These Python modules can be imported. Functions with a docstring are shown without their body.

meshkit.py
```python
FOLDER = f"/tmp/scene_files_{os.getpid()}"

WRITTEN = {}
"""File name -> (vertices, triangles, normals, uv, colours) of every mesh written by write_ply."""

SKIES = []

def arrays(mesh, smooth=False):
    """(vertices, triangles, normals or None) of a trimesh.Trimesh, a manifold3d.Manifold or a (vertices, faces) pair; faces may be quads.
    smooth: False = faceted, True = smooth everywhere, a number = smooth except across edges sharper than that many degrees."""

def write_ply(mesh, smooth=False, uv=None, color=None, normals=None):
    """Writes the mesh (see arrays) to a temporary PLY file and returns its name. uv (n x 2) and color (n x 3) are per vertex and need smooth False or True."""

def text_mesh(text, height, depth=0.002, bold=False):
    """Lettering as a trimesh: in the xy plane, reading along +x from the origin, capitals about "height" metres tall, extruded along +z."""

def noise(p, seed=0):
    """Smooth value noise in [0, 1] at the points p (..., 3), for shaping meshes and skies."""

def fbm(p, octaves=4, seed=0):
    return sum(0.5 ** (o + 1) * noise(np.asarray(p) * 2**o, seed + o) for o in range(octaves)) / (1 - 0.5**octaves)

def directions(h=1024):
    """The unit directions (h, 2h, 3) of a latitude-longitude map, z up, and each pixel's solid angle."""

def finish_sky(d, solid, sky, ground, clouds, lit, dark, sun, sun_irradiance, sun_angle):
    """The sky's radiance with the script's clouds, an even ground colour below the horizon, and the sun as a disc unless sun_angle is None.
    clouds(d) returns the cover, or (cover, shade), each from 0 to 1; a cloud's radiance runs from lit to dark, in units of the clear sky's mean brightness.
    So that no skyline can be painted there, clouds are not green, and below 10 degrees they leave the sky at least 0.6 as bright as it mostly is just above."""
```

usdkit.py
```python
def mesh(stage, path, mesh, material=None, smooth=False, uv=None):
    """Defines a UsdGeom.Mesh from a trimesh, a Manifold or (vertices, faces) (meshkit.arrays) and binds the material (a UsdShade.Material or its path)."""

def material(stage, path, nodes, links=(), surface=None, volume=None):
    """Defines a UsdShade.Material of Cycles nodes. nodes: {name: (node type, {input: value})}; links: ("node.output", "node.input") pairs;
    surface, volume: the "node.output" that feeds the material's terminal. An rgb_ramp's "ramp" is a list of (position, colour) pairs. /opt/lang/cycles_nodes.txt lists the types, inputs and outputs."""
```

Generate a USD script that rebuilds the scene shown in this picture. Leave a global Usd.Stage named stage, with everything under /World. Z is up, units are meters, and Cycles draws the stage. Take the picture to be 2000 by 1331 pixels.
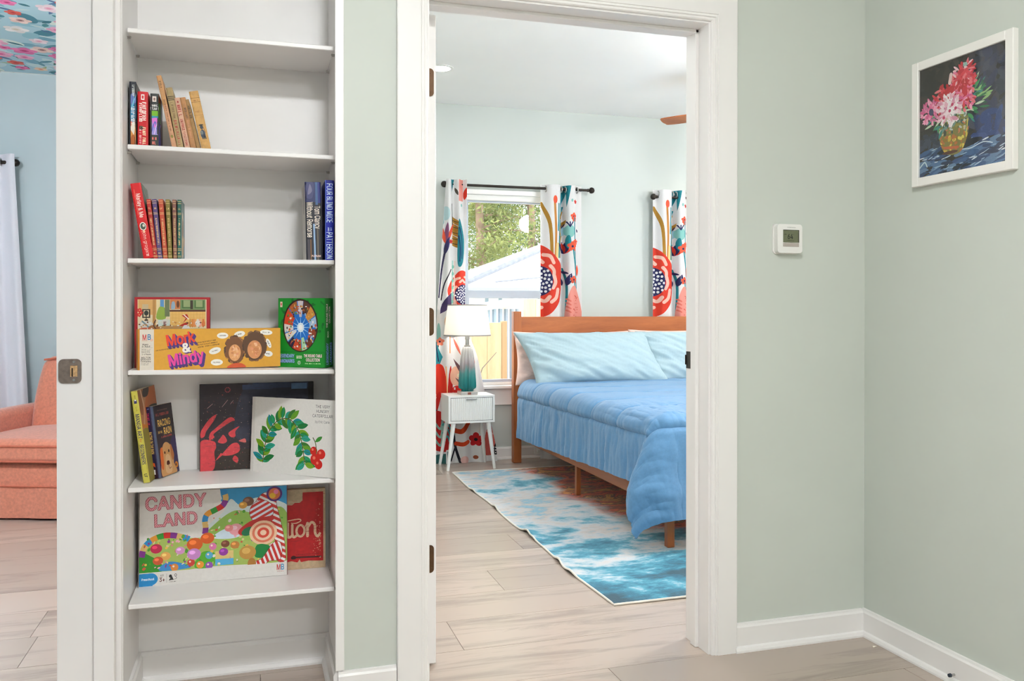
import math, random
import numpy as np, trimesh, shapely, manifold3d as m3
import mapbox_earcut as earcut
from shapely.geometry import Polygon, LineString, Point, box as sbox
from shapely import affinity
from pxr import Usd, UsdGeom, UsdLux, UsdShade, Gf, Sdf, Vt
import usdkit, meshkit

stage = Usd.Stage.CreateInMemory()
UsdGeom.SetStageUpAxis(stage, 'Z'); UsdGeom.SetStageMetersPerUnit(stage, 1.0)
UsdGeom.Xform.Define(stage, '/World'); UsdGeom.Scope.Define(stage, '/World/Looks')
PI = math.pi
def lin(c): return tuple((x/255/12.92 if x/255 <= .04045 else ((x/255+.055)/1.055)**2.4) for x in c)

# ---------------------------------------------------------------- camera, sky, exposure, light levels
EYE, YAW, PITCH, FPX = (0, 0, 1.11), math.radians(16.875), math.radians(.2097), 1666.883
fw = np.array([math.sin(YAW)*math.cos(PITCH), math.cos(YAW)*math.cos(PITCH), -math.sin(PITCH)])
rt = np.array([math.cos(YAW), -math.sin(YAW), 0]); up = np.cross(rt, fw)
cam = UsdGeom.Camera.Define(stage, '/World/camera')
cam.AddTransformOp().Set(Gf.Matrix4d(*rt, 0, *up, 0, *(-fw), 0, *EYE, 1))
cam.CreateHorizontalApertureAttr(36.0); cam.CreateVerticalApertureAttr(36.0*1331/2000)
cam.CreateFocalLengthAttr(FPX/2000*36); cam.CreateVerticalApertureOffsetAttr(-(665.5-611.6)/2000*36)
cam.CreateClippingRangeAttr(Gf.Vec2f(.05, 300)); cam.CreateExposureAttr(0.0)

SKY = 4.6
dome = UsdLux.DomeLight.Define(stage, '/World/sky'); dome.CreateIntensityAttr(1.0)
skym = usdkit.material(stage, '/World/Looks/sky', {
    'tc': ('texture_coordinate', {}), 'n': ('noise_texture', {'scale': 2.2, 'detail': 5}),
    'r': ('rgb_ramp', {'ramp': [(.35, lin((214, 228, 244))), (.6, lin((255, 255, 255)))]}),
    'b': ('background_shader', {'strength': SKY})}, [('tc.generated', 'n.vector'), ('n.fac', 'r.fac'), ('r.color', 'b.color')], surface='b.background')
UsdShade.MaterialBindingAPI.Apply(dome.GetPrim()).Bind(skym)
HALL_LAMP, HALL_LAMP2, BED_LAMP, SIT_FILL, TABLE_LAMP = 242.0, 215.0, 66.0, 82.0, 2.6  # sitting level drives only added lights, bedroom level mostly those
WARM, COOL = (.955, .98, 1.0), (.98, .99, 1.0)

# ---------------------------------------------------------------- helpers
def mat(name, nodes, links, surface='p.BSDF', volume=None): return usdkit.material(stage, '/World/Looks/'+name, nodes, links, surface=surface, volume=volume)
def plain(name, c, rough=.5, noise=0, nscale=40, bump=0, **kw):
    """A paint, cloth or plastic: one colour, a little uneven, with a fine relief."""
    c = lin(c); n = {'p': ('principled_bsdf', {'base_color': c, 'roughness': rough, **kw})}; l = []
    if noise or bump:
        n['g'] = ('geometry', {}); n['n'] = ('noise_texture', {'scale': nscale, 'detail': 4}); l.append(('g.position', 'n.vector'))
    if noise:
        n['r'] = ('rgb_ramp', {'ramp': [(.25, tuple(x*(1-noise) for x in c)), (.75, tuple(min(1, x*(1+noise)) for x in c))]})
        l += [('n.fac', 'r.fac'), ('r.color', 'p.base_color')]
    if bump:
        n['b'] = ('bump', {'strength': bump, 'distance': .002}); l += [('n.fac', 'b.height'), ('b.normal', 'p.normal')]
    return mat(name, n, l)
def printed(name, rough=.45, noise=.0, nscale=200, sheen=0, translucent=0):
    n = {'a': ('attribute', {'attribute': 'col'}), 'p': ('principled_bsdf', {'roughness': rough, 'sheen_weight': sheen})}
    l = []; src = 'a.color'
    if noise:
        n['g'] = ('geometry', {}); n['n'] = ('noise_texture', {'scale': nscale, 'detail': 5})
        n['r'] = ('rgb_ramp', {'ramp': [(.3, (1-noise,)*3), (.7, (1, 1, 1))]}); n['m'] = ('mix_color', {'blend_type': 'multiply', 'fac': 1.0})
        l += [('g.position', 'n.vector'), ('n.fac', 'r.fac'), ('a.color', 'm.a'), ('r.color', 'm.b')]; src = 'm.result'
    l.append((src, 'p.base_color')); surf = 'p.BSDF'
    if translucent:
        n['t'] = ('translucent_bsdf', {}); n['x'] = ('mix_closure', {'fac': translucent}); l += [(src, 't.color'), ('p.BSDF', 'x.closure1'), ('t.BSDF', 'x.closure2')]; surf = 'x.closure'
    return mat(name, n, l, surface=surf)
def wood(name, dark, light, scale, axis='x', rough=.42, contrast=1, spec=.5):
    """Wood with the grain along one axis of the world, and a tone of its own for every piece."""
    s = {'x': (.12, 1, 1), 'y': (1, .12, 1), 'z': (1, 1, .12)}[axis]
    d, m, l = lin(dark), tuple((a+b)/2 for a, b in zip(lin(dark), lin(light))), lin(light)
    return mat(name, {'g': ('geometry', {}), 'o': ('object_info', {}), 'sc': ('vector_math', {'math_type': 'scale', 'scale': 7.0}), 'add': ('vector_math', {'math_type': 'add'}),
        'cx': ('combine_xyz', {}), 'mp': ('mapping', {'scale': s}), 'n': ('noise_texture', {'scale': scale, 'detail': 10, 'roughness': .7, 'distortion': .6}),
        'n2': ('noise_texture', {'scale': scale*.22, 'detail': 3}), 'ad': ('math', {'math_type': 'multiply_add', 'value2': .55*contrast}), 'r': ('rgb_ramp', {'ramp': [(.42, d), (.62, m), (.86, l)]}),
        'v': ('map_range', {'from_min': 0, 'from_max': 1, 'to_min': .86, 'to_max': 1.1}), 'h': ('hsv', {'hue': .5, 'saturation': 1, 'fac': 1}),
        'b': ('bump', {'strength': .12, 'distance': .002}), 'p': ('principled_bsdf', {'roughness': rough, 'specular_ior_level': spec})},
        [('o.random', 'cx.x'), ('o.random', 'cx.y'), ('cx.vector', 'sc.vector1'), ('g.position', 'add.vector1'), ('sc.vector', 'add.vector2'), ('add.vector', 'mp.vector'), ('mp.vector', 'n.vector'),
         ('mp.vector', 'n2.vector'), ('n2.fac', 'ad.value1'), ('n.fac', 'ad.value3'), ('ad.value', 'r.fac'), ('o.random', 'v.value'), ('v.result', 'h.value'), ('r.color', 'h.color'), ('h.color', 'p.base_color'),
         ('n.fac', 'b.height'), ('b.normal', 'p.normal')])
def emit(name, c, s): return mat(name, {'e': ('emission', {'color': c, 'strength': s})}, [], surface='e.emission')

used = {}
def numbered(path):
    k = used.get(path); used[path] = 0 if k is None else k+1
    return path if k is None else f'{path}_{k+1:03d}'
def tags(prim, label=None, cat=None, group=None, kind=None):
    for k, v in (('label', label), ('category', cat), ('group', group), ('kind', kind)):
        if v: prim.SetCustomDataByKey(k, v)
def setcol(m, col):
    UsdGeom.PrimvarsAPI(m).CreatePrimvar('col', Sdf.ValueTypeNames.Color3fArray, 'vertex').Set(Vt.Vec3fArray.FromNumpy(np.asarray(col, np.float32)))
class Thing:
    """An Xform at the thing's base; part() takes meshes in the thing's own axes, or in the world's with world=True."""
    def __init__(s, name, label=None, cat=None, loc=(0, 0, 0), rz=0, lean=0, group=None, kind=None, tiltx=0):
        s.path = numbered('/World/'+name); x = UsdGeom.Xform.Define(stage, s.path)
        M = trimesh.transformations
        s.M = M.translation_matrix(loc) @ M.rotation_matrix(rz, [0, 0, 1]) @ M.rotation_matrix(-lean, [0, 1, 0]) @ M.rotation_matrix(-tiltx, [1, 0, 0])
        x.AddTransformOp().Set(Gf.Matrix4d(*s.M.T.ravel().tolist())); s.I = np.linalg.inv(s.M)
        tags(x.GetPrim(), label, cat, group, kind)
    def part(s, name, mesh, m, parent=None, smooth=False, world=False, label=None, kind=None, col=None):
        path = numbered((parent or s.path)+'/'+name)
        v, f, n = meshkit.arrays(mesh, False)
        if world: v = v @ s.I[:3, :3].T + s.I[:3, 3]
        g = usdkit.mesh(stage, path, (v, f), m, smooth=smooth)
        if col is not None: setcol(g, col)
        tags(g.GetPrim(), label, None, None, kind)
        return path
def single(name, mesh, m, label, cat, group=None, kind=None, smooth=False, col=None):
    g = usdkit.mesh(stage, numbered('/World/'+name), mesh, m, smooth=smooth); tags(g.GetPrim(), label, cat, group, kind)
    if col is not None: setcol(g, col)
    return g

def arr(mesh): v, f, n = meshkit.arrays(mesh); return trimesh.Trimesh(v, f, process=False)
def cat(*ms): return trimesh.util.concatenate([arr(m) for m in ms])
def bx(x0, x1, y0, y1, z0, z1, c=0):
    """A box, its edges chamfered by c."""
    x0, x1 = sorted((x0, x1)); y0, y1 = sorted((y0, y1)); z0, z1 = sorted((z0, z1))
    if not c: return trimesh.creation.box(bounds=[[x0, y0, z0], [x1, y1, z1]])
    c = min(c, (x1-x0)*.45, (y1-y0)*.45, (z1-z0)*.45); P = []
    for X, sx in ((x0, 1), (x1, -1)):
        for Y, sy in ((y0, 1), (y1, -1)):
            for Z, sz in ((z0, 1), (z1, -1)): P += [(X+sx*c, Y+sy*c, Z), (X+sx*c, Y, Z+sz*c), (X, Y+sy*c, Z+sz*c)]
    return arr(m3.Manifold.hull_points(np.array(P, np.float64)))
def cube(x0, x1, y0, y1, z0, z1): return m3.Manifold.cube((x1-x0, y1-y0, z1-z0)).translate((x0, y0, z0))
def prism(pts, h): return trimesh.creation.extrude_polygon(Polygon(pts), h, engine='earcut')     # along +z
def along(pts, axis, a0, a1):
    """A profile swept straight along x (profile in y,z), y (profile in x,z) or z (profile in x,y)."""
    m = prism(pts, a1-a0); v = m.vertices.copy()
    o = {'x': np.stack([v[:, 2]+a0, v[:, 0], v[:, 1]], 1), 'y': np.stack([v[:, 0], v[:, 2]+a0, v[:, 1]], 1), 'z': np.stack([v[:, 0], v[:, 1], v[:, 2]+a0], 1)}[axis]
    f = m.faces[:, ::-1] if axis == 'y' else m.faces
    return trimesh.Trimesh(o, f, process=False)
def cyl(p, q, r0, r1=None, n=20):
    """A straight tapering rod from p to q."""
    p, q = np.array(p, float), np.array(q, float); r1 = r0 if r1 is None else r1; d = q-p; L = np.linalg.norm(d); d /= L
    a = np.cross(d, [0, 0, 1.] if abs(d[2]) < .9 else [1., 0, 0]); a /= np.linalg.norm(a); b = np.cross(d, a); t = np.arange(n)*2*PI/n
    ring = np.cos(t)[:, None]*a+np.sin(t)[:, None]*b
    v = np.vstack([p+ring*r0, q+ring*r1, p, q]); f = []
    for i in range(n):
        j = (i+1) % n; f += [[i, j, n+j], [i, n+j, n+i], [2*n, j, i], [2*n+1, n+i, n+j]]
    return trimesh.Trimesh(v, f, process=False)
def lathe(prof, c=(0, 0, 0), n=40, flute=0, nf=0):
    """(radius, z) pairs turned about z; flute ripples the radius nf times around."""
    t = np.arange(n)*2*PI/n; k = 1+flute*np.cos(nf*t); v = []; f = []
    for r, z in prof: v.append(np.stack([r*k*np.cos(t), r*k*np.sin(t), np.full(n, z)], 1))
    for i in range(len(prof)-1):
        for j in range(n):
            a, b = i*n+j, i*n+(j+1) % n; f += [[a, b, b+n], [a, b+n, a+n]]
    return trimesh.Trimesh(np.vstack(v)+np.array(c), f, process=False)
def tube(pts, r, n=8):
    p = np.array(pts, float); t = np.gradient(p, axis=0); t /= np.linalg.norm(t, axis=1, keepdims=True); v = []; f = []
    rr = np.broadcast_to(r, (len(p),)); a = np.cross(t[0], [0, 0, 1.] if abs(t[0][2]) < .9 else [1., 0, 0]); ang = np.arange(n)*2*PI/n
    for i in range(len(p)):
        a = a-t[i]*(a@t[i]); a /= np.linalg.norm(a); b = np.cross(t[i], a); v.append(p[i]+rr[i]*(np.cos(ang)[:, None]*a+np.sin(ang)[:, None]*b))
    for i in range(len(p)-1):
        for j in range(n):
            q, w = i*n+j, i*n+(j+1) % n; f += [[q, w, w+n], [q, w+n, q+n]]
    m = len(p)*n; f += [[m, (j+1) % n, j] for j in range(n)]+[[m+1, m-n+j, m-n+(j+1) % n] for j in range(n)]
    return trimesh.Trimesh(np.vstack(v+[p[:1], p[-1:]]), f, process=False)
def grid(P, th=0):
    """A (n, m, 3) net of points as a sheet; th gives it that thickness behind its face."""
    n, m = P.shape[:2]; i, j = np.meshgrid(np.arange(n-1), np.arange(m-1), indexing='ij'); a = (i*m+j).ravel()
    f = np.vstack([np.stack([a, a+m, a+m+1], 1), np.stack([a, a+m+1, a+1], 1)]); v = P.reshape(-1, 3)
    if not th: return trimesh.Trimesh(v, f, process=False)
    t = trimesh.Trimesh(v, f, process=False); N = np.array(t.vertex_normals); w = v-N*th; k = n*m
    rim = list(range(m-1))+[q*m+m-1 for q in range(n-1)]+[(n-1)*m+q for q in range(m-1, 0, -1)]+[q*m for q in range(n-1, 0, -1)]
    s = [x for q, r in zip(rim, rim[1:]+rim[:1]) for x in ([q, q+k, r+k], [q, r+k, r])]
    s = np.array(s)[:, ::-1] if False else np.array(s)
    return trimesh.Trimesh(np.vstack([v, w]), np.vstack([f, f[:, ::-1]+k, s[:, [0, 2, 1]]]), process=False)
def rot(v, a): c, s = math.cos(a), math.sin(a); return np.array([v[0]*c-v[1]*s, v[0]*s+v[1]*c])
def catmull(pts, closed=True, k=8):
    p = np.array(pts, float); n = len(p); out = []
    for i in range(n if closed else n-1):
        a, b, c, d = (p[(i+o) % n] if closed else p[min(max(i+o, 0), n-1)] for o in (-1, 0, 1, 2))
        for t in np.arange(k)/k: out.append(.5*(2*b+(c-a)*t+(2*a-5*b+4*c-d)*t*t+(3*b-a-3*c+d)*t**3))
    if not closed: out.append(p[-1])
    return np.array(out)

# ---- flat print: shapes laid over one another, cut to what shows, triangulated with one colour each
GLYPH = {}
def letters(s, bold):
    if (s, bold) not in GLYPH:
        m = meshkit.text_mesh(s, 1.0, .05, bold); z = m.vertices[:, 2]; f = m.faces[(z[m.faces] < .01).all(1)]
        g = shapely.union_all([Polygon(m.vertices[t][:, :2]).buffer(1e-4, join_style=2) for t in f]); GLYPH[s, bold] = g
    return GLYPH[s, bold]
class Art:
    def __init__(s, w, h, bg=None): s.w, s.h, s.L = w, h, []; bg is not None and s.add(sbox(0, 0, w, h), bg)
    def add(s, g, c): s.L.append((g, c)); return s
    def rect(s, x0, y0, x1, y1, c, a=0): return s.add(affinity.rotate(sbox(x0, y0, x1, y1), a), c)
    def ell(s, x, y, rx, ry, c, a=0, n=7): return s.add(affinity.translate(affinity.rotate(affinity.scale(Point(0, 0).buffer(1, n), rx, ry), a, origin=(0, 0)), x, y), c)
    def poly(s, pts, c): return s.add(Polygon(pts).buffer(0), c)
    def blob(s, pts, c): return s.add(Polygon(catmull(pts)).buffer(0), c)
    def line(s, pts, w, c, smooth=True): return s.add(LineString(catmull(pts, False, 6) if smooth and len(pts) > 2 else pts).buffer(w/2, 3), c)
    def text(s, t, x, y, h, c, a=0, bold=True, sx=1, align=0, skew=0, fat=0):
        """Capitals h high, centred (align 0), starting (-1) or ending (1) at x, y; a turns it, sx squeezes it."""
        g = letters(t, bold); x0, y0, x1, y1 = g.bounds; g = affinity.translate(g, -(x0+x1)/2 if align == 0 else (-x0 if align < 0 else -x1), -.5)
        if fat: g = g.buffer(fat)
        g = affinity.scale(g, h*sx, h, origin=(0, 0))
        if skew: g = affinity.skew(g, skew, origin=(0, 0))
        return s.add(affinity.translate(affinity.rotate(g, a, origin=(0, 0)), x, y), c)
    def flower(s, x, y, r, c, mid=None, n=5, a=0, pet=.55):
        for k in range(n): t = a+k*2*PI/n; s.ell(x+r*.55*math.cos(t), y+r*.55*math.sin(t), r*.5, r*.5*pet*1.5, c, math.degrees(t), 5)
        s.ell(x, y, r*.45, r*.45, c, 0, 5)
        if mid: s.ell(x, y, r*.24, r*.24, mid, 0, 4)
        return s
    def leaf(s, x, y, L, w, a, c):
        t = np.linspace(0, 1, 7); e = np.sin(PI*t)**.8*w/2; p = np.vstack([np.stack([t*L, e], 1), np.stack([t[::-1]*L, -e[::-1]], 1)])
        return s.poly([np.array([x, y])+rot(q, a) for q in p], c)
    def build(s, fn, cols=None, rows=None):
        """fn maps (u, v) arrays to points; cols, rows: cut lines for surfaces that bend."""
        fr = sbox(0, 0, s.w, s.h); G = [g.intersection(fr) for g, c in s.L]; T = shapely.STRtree(G); V, F, C, k = [], [], [], 0
        for i, g in enumerate(G):
            if g.is_empty: continue
            over = [G[j] for j in T.query(g) if j > i and not G[j].is_empty]
            vis = g.difference(shapely.union_all(over)) if over else g
            pieces = [p for p in getattr(vis, 'geoms', [vis]) if p.geom_type == 'Polygon' and p.area > 2e-9]
            for cut, ax in ((cols, 0), (rows, 1)):
                if cut is None: continue
                nxt = []
                for p in pieces:
                    b = p.bounds
                    for a, e in zip(cut[:-1], cut[1:]):
                        if e <= b[ax] or a >= b[2+ax]: continue
                        q = p.intersection(sbox(a, -9, e, 9) if ax == 0 else sbox(-9, a, 9, e))
                        nxt += [x for x in getattr(q, 'geoms', [q]) if x.geom_type == 'Polygon' and x.area > 2e-9]
                pieces = nxt
            c = lin(s.L[i][1])
            for p in pieces:
                rings = [np.array(r.coords)[:-1] for r in (p.exterior, *p.interiors)]; v = np.vstack(rings)
                if len(v) < 3: continue
                f = earcut.triangulate_float64(v, np.cumsum([len(r) for r in rings]).astype(np.uint32)).reshape(-1, 3).astype(int)
                if not len(f): continue
                e1, e2 = v[f[:, 1]]-v[f[:, 0]], v[f[:, 2]]-v[f[:, 0]]; flip = e1[:, 0]*e2[:, 1]-e1[:, 1]*e2[:, 0] < 0; f[flip] = f[flip][:, ::-1]
                V.append(v); F.append(f+k); C.append(np.tile(c, (len(v), 1))); k += len(v)
        V = np.vstack(V); return trimesh.Trimesh(fn(V[:, 0], V[:, 1]), np.vstack(F), process=False), np.vstack(C)
    def on(s, O, U, W):
        """Laid flat on a face: O the lower left corner, U and W unit vectors to the right and up."""
        O, U, W = (np.array(q, float) for q in (O, U, W)); return s.build(lambda u, v: O+u[:, None]*U+v[:, None]*W)

# ---------------------------------------------------------------- paints and woods
SAGE = plain('wall_paint_sage', (202, 207, 199), .55, .015, 3, .04)
SAGE2 = plain('wall_paint_sage_darkened', (196, 201, 197), .55, .015, 3, .04)  # the hall sage, darkened to offset the brighter bedroom lighting
SAGE_BLUED = plain('wall_paint_sage_blued', (188, 203, 207), .55, .015, 3, .04)  # the same sage with a bluish daylight tint put into the colour
TRIM = plain('trim_paint', (238, 235, 233), .35, .012, 6)
SHELF = plain('bookcase_paint', (240, 237, 235), .38, .015, 8)
CEIL = plain('ceiling_paint', (248, 246, 243), .7, .01, 4)
PLANK = wood('oak_plank', (83, 72, 65), (188, 171, 158), 13, 'x', .26, 1.4, .8)
CHERRY = wood('cherry_wood', (124, 60, 26), (184, 106, 56), 9, 'x', .4, .7)
CHERRYZ = wood('cherry_wood_upright', (124, 60, 26), (184, 106, 56), 9, 'z', .4, .7)
CHERRYY = wood('cherry_wood_lengthwise', (124, 60, 26), (184, 106, 56), 9, 'y', .4, .7)
IRON = plain('dark_bronze', (48, 42, 38), .4, metallic=.7)
BRONZE = plain('aged_bronze', (92, 66, 44), .4, .15, 60, metallic=.6)
STEEL = plain('steel', (190, 188, 184), .3, metallic=1)
WHITE = plain('white_plastic', (236, 234, 230), .35)
GLASS = mat('pane_glass', {'f': ('fresnel', {'IOR': 1.45}), 't': ('transparent_bsdf', {'color': (.97, .98, .98)}), 'g': ('glossy_bsdf', {'color': (1, 1, 1), 'roughness': .02}), 'm': ('mix_closure', {}), 'ge': ('geometry', {}), 'iv': ('math', {'math_type': 'subtract', 'value1': 1.0}), 'mu': ('math', {'math_type': 'multiply'})},
    [('ge.backfacing', 'iv.value2'), ('iv.value', 'mu.value1'), ('f.fac', 'mu.value2'), ('mu.value', 'm.fac'), ('t.BSDF', 'm.closure1'), ('g.BSDF', 'm.closure2')], surface='m.closure')
PAPER = plain('page_paper', (226, 214, 190), .8, .05, 300)
PRINT = printed('printed_card', .42, .06, 120); GLOSS = printed('printed_gloss', .28, .05, 150); WORN = printed('printed_worn_card', .55, .22, 90)

# ---------------------------------------------------------------- the setting
YF, YB, YE, ZC, XR = 2.442, 2.567, 6.09, 2.612, 2.0     # hall face and bedroom face of the door wall, far wall, ceiling, right wall
def struct(name, mesh, m, label, cat_='wall'): return single(name, mesh, m, label, cat_, kind='structure')
hole = cube(.47, 1.42, 2.3, 2.7, -1, 2.05)+cube(-.333, .236, 2.3, 2.7, -1, 2.4)
struct('wall_front', cube(-.476, 5, YF, YB, 0, ZC)-hole, SAGE, 'pale sage green wall around the bedroom doorway and the built-in bookcase')
struct('wall_right', bx(XR, 2.12, -3.6, YF, 0, ZC), SAGE, 'pale sage green hall wall at the right, with the framed flower painting')
struct('wall_left', cube(-.476, -.348, -3.6, YF, 0, ZC)-cube(-.6, -.2, 1.13, 2.42, -1, 2.05), SAGE, 'hall wall at the left with the doorway to the room with the armchair')
struct('wall_rear', bx(-.476, 2.12, -3.72, -3.6, 0, ZC), SAGE, 'hall wall behind the viewer')
win = cube(1.45, 2.35, 6, 6.4, .55, 1.96)+cube(3.1, 4.0, 6, 6.4, .55, 1.96)+cube(-2.95, -1.62, 6, 6.4, .55, 1.96)
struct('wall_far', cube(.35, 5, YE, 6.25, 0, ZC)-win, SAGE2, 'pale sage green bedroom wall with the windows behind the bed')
struct('wall_far_left', cube(-3.7, .35, YE, 6.25, 0, ZC)-win, SAGE_BLUED, 'sage wall tinted daylight blue behind the coral armchair')
struct('wall_partition', bx(.29, .41, YB, YE, 0, ZC), SAGE, 'wall between the bedroom and the room with the armchair')
struct('wall_bedroom_right', bx(4.9, 5, YB, YE, 0, ZC), SAGE, 'right hand wall of the bedroom, hidden behind the door frame')
struct('wall_sitting_left', bx(-3.7, -3.6, -1, YE, 0, ZC), SAGE_BLUED, 'left hand wall of the room with the armchair')
struct('wall_sitting_near', bx(-3.7, -.476, -1.1, -1, 0, ZC), SAGE_BLUED, 'near wall of the room with the armchair')
struct('ceiling', bx(-3.7, 5, -3.72, 6.25, ZC, ZC+.12), CEIL, 'white painted ceiling over the hall and bedroom', 'ceiling')
struct('ground', bx(-30, 40, 6.3, 70, -.5, -.35), plain('dry_grass', (150, 152, 110), .9, .2, 4), 'dry grass outside the window', 'ground')

rng = random.Random(5)
fl = Thing('floor', 'grey-brown oak plank floor running through hall and bedroom', 'floor', kind='structure')
fl.part('subfloor', bx(-3.7, 5, -3.72, 6.25, -.08, -.011), plain('subfloor_dark', (70, 56, 44), .9))
PL, PW = 1.675, .2663
known = {-1: 1.051, 0: .02, 1: .657, 2: -.70, 3: .951, 4: -.35, 5: 1.20, 6: .55, 7: -.1, 8: 1.4}
for row in range(-23, 14):
    y0 = 2.4365+row*PW; y1 = y0+PW
    if y1 > 6.25: continue
    j = known.get(row, rng.uniform(0, PL)); x = j-PL*math.ceil((j+3.7)/PL)
    if row == 2: joints = [-3.65, -2.4, -.70, 1.5, 3.2, 4.95]
    lo, hi = (-3.65, 2.05) if row < 0 else (-3.65, 4.95)
    if y1 < -1: lo = -.45
    if row == 2:
        for a, b in zip(joints, joints[1:]): fl.part('plank', bx(a+.0008, b-.0008, y0+.0008, y1-.0008, -.011, 0), PLANK)
        continue
    while x < hi:
        a, b = max(x, lo), min(x+PL, hi); x += PL
        if b-a > .02: fl.part('plank', bx(a+.0008, b-.0008, y0+.0008, y1-.0008, -.011, rng.uniform(-.0002, 0)), PLANK)

# baseboards with a rounded shoe along the floor
def base_profile(sg=1): return [(0, 0), (sg*.024, 0), (sg*.024, .006), (sg*.02, .015), (sg*.013, .019), (sg*.013, .078), (sg*.009, .084), (sg*.008, .0895), (0, .0905)]
def pr(p, sg, off): return [(off+sg*a, b) for a, b in p]
BP = base_profile()
struct('baseboard_front', along(pr(BP, -1, YF), 'x', 1.4905, XR-.013), TRIM, 'white baseboard between the bedroom door casing and the hall corner', 'baseboard')
struct('baseboard_middle', along(pr(BP, -1, YF), 'x', .228, .3925), TRIM, 'short white baseboard between the bookcase and the bedroom door casing', 'baseboard')
struct('baseboard_right', along(pr(BP, -1, XR), 'y', -3.6, YF), TRIM, 'white baseboard along the right hand hall wall', 'baseboard')
struct('baseboard_far', along(pr(BP, -1, YE), 'x', .41, 4.9), TRIM, 'white baseboard along the bedroom wall behind nightstand and bed', 'baseboard')
struct('baseboard_far_left', along(pr(BP, -1, YE), 'x', -3.6, .29), TRIM, 'white baseboard behind the armchair', 'baseboard')

# bedroom doorway: casing with beads on its inner edge, jamb, stop and strike
XL, XJ, ZH = .4895, 1.4, 2.03
t = Thing('trim_1', 'white moulded door casing and jamb around the bedroom doorway', 'door frame', kind='structure')
CP = [(0, 0), (0, .006), (.001, .0095), (.004, .0125), (.008, .0125), (.0105, .013), (.012, .0165), (.016, .0165), (.019, .0155), (.021, .0185), (.087, .0185), (.090, .017), (.090, 0)]   # (outwards from the inner edge, depth)
def mitred(e0, e1):
    """A length of casing between two end sections, each a list of points."""
    n = len(e0); v = np.vstack([e0, e1]); f = [x for k in range(n) for x in ([k, (k+1) % n, n+(k+1) % n], [k, n+(k+1) % n, n+k])]
    cap = earcut.triangulate_float64(np.array(CP, float), np.array([n], np.uint32)).reshape(-1, 3).astype(int); t_ = trimesh.Trimesh(v, np.vstack([f, cap, cap[:, ::-1]+n]), process=False); t_.fix_normals(); return t_
xl_, xr_, zt_ = XL-.0055, XJ+.006, ZH+.0055
sec = lambda fx, fz: np.array([(fx(a), YF-b, fz(a)) for a, b in CP])
LB, LT = sec(lambda a: xl_-a, lambda a: 0), sec(lambda a: xl_-a, lambda a: zt_+a); RT, RB_ = sec(lambda a: xr_+a, lambda a: zt_+a), sec(lambda a: xr_+a, lambda a: 0)
for e0, e1 in ((LB, LT), (LT, RT), (RT, RB_)): t.part('casing', mitred(e0, e1), TRIM)
t.part('jamb', bx(XJ, XJ+.019, YF-.002, 2.588, 0, ZH+.02), TRIM); t.part('jamb', bx(XL-.019, XL, YF-.002, 2.588, 0, ZH+.02), TRIM)
t.part('jamb', bx(XL, XJ, YF-.002, 2.588, ZH, ZH+.02), TRIM)
t.part('stop', bx(XJ-.012, XJ+.001, 2.503, 2.538, 0, ZH, .002), TRIM); t.part('stop', bx(XL-.001, XL+.010, 2.503, 2.538, 0, ZH, .002), TRIM)
t.part('stop', bx(XL, XJ, 2.503, 2.538, ZH-.012, ZH+.001, .002), TRIM)
t.part('strike_plate', cat(bx(XJ-.0015, XJ+.001, 2.548, 2.586, .913, .97, .0006), bx(XJ-.004, XJ+.001, 2.584, 2.5895, .925, .958, .0006)), IRON, label='dark bronze strike plate')
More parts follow.
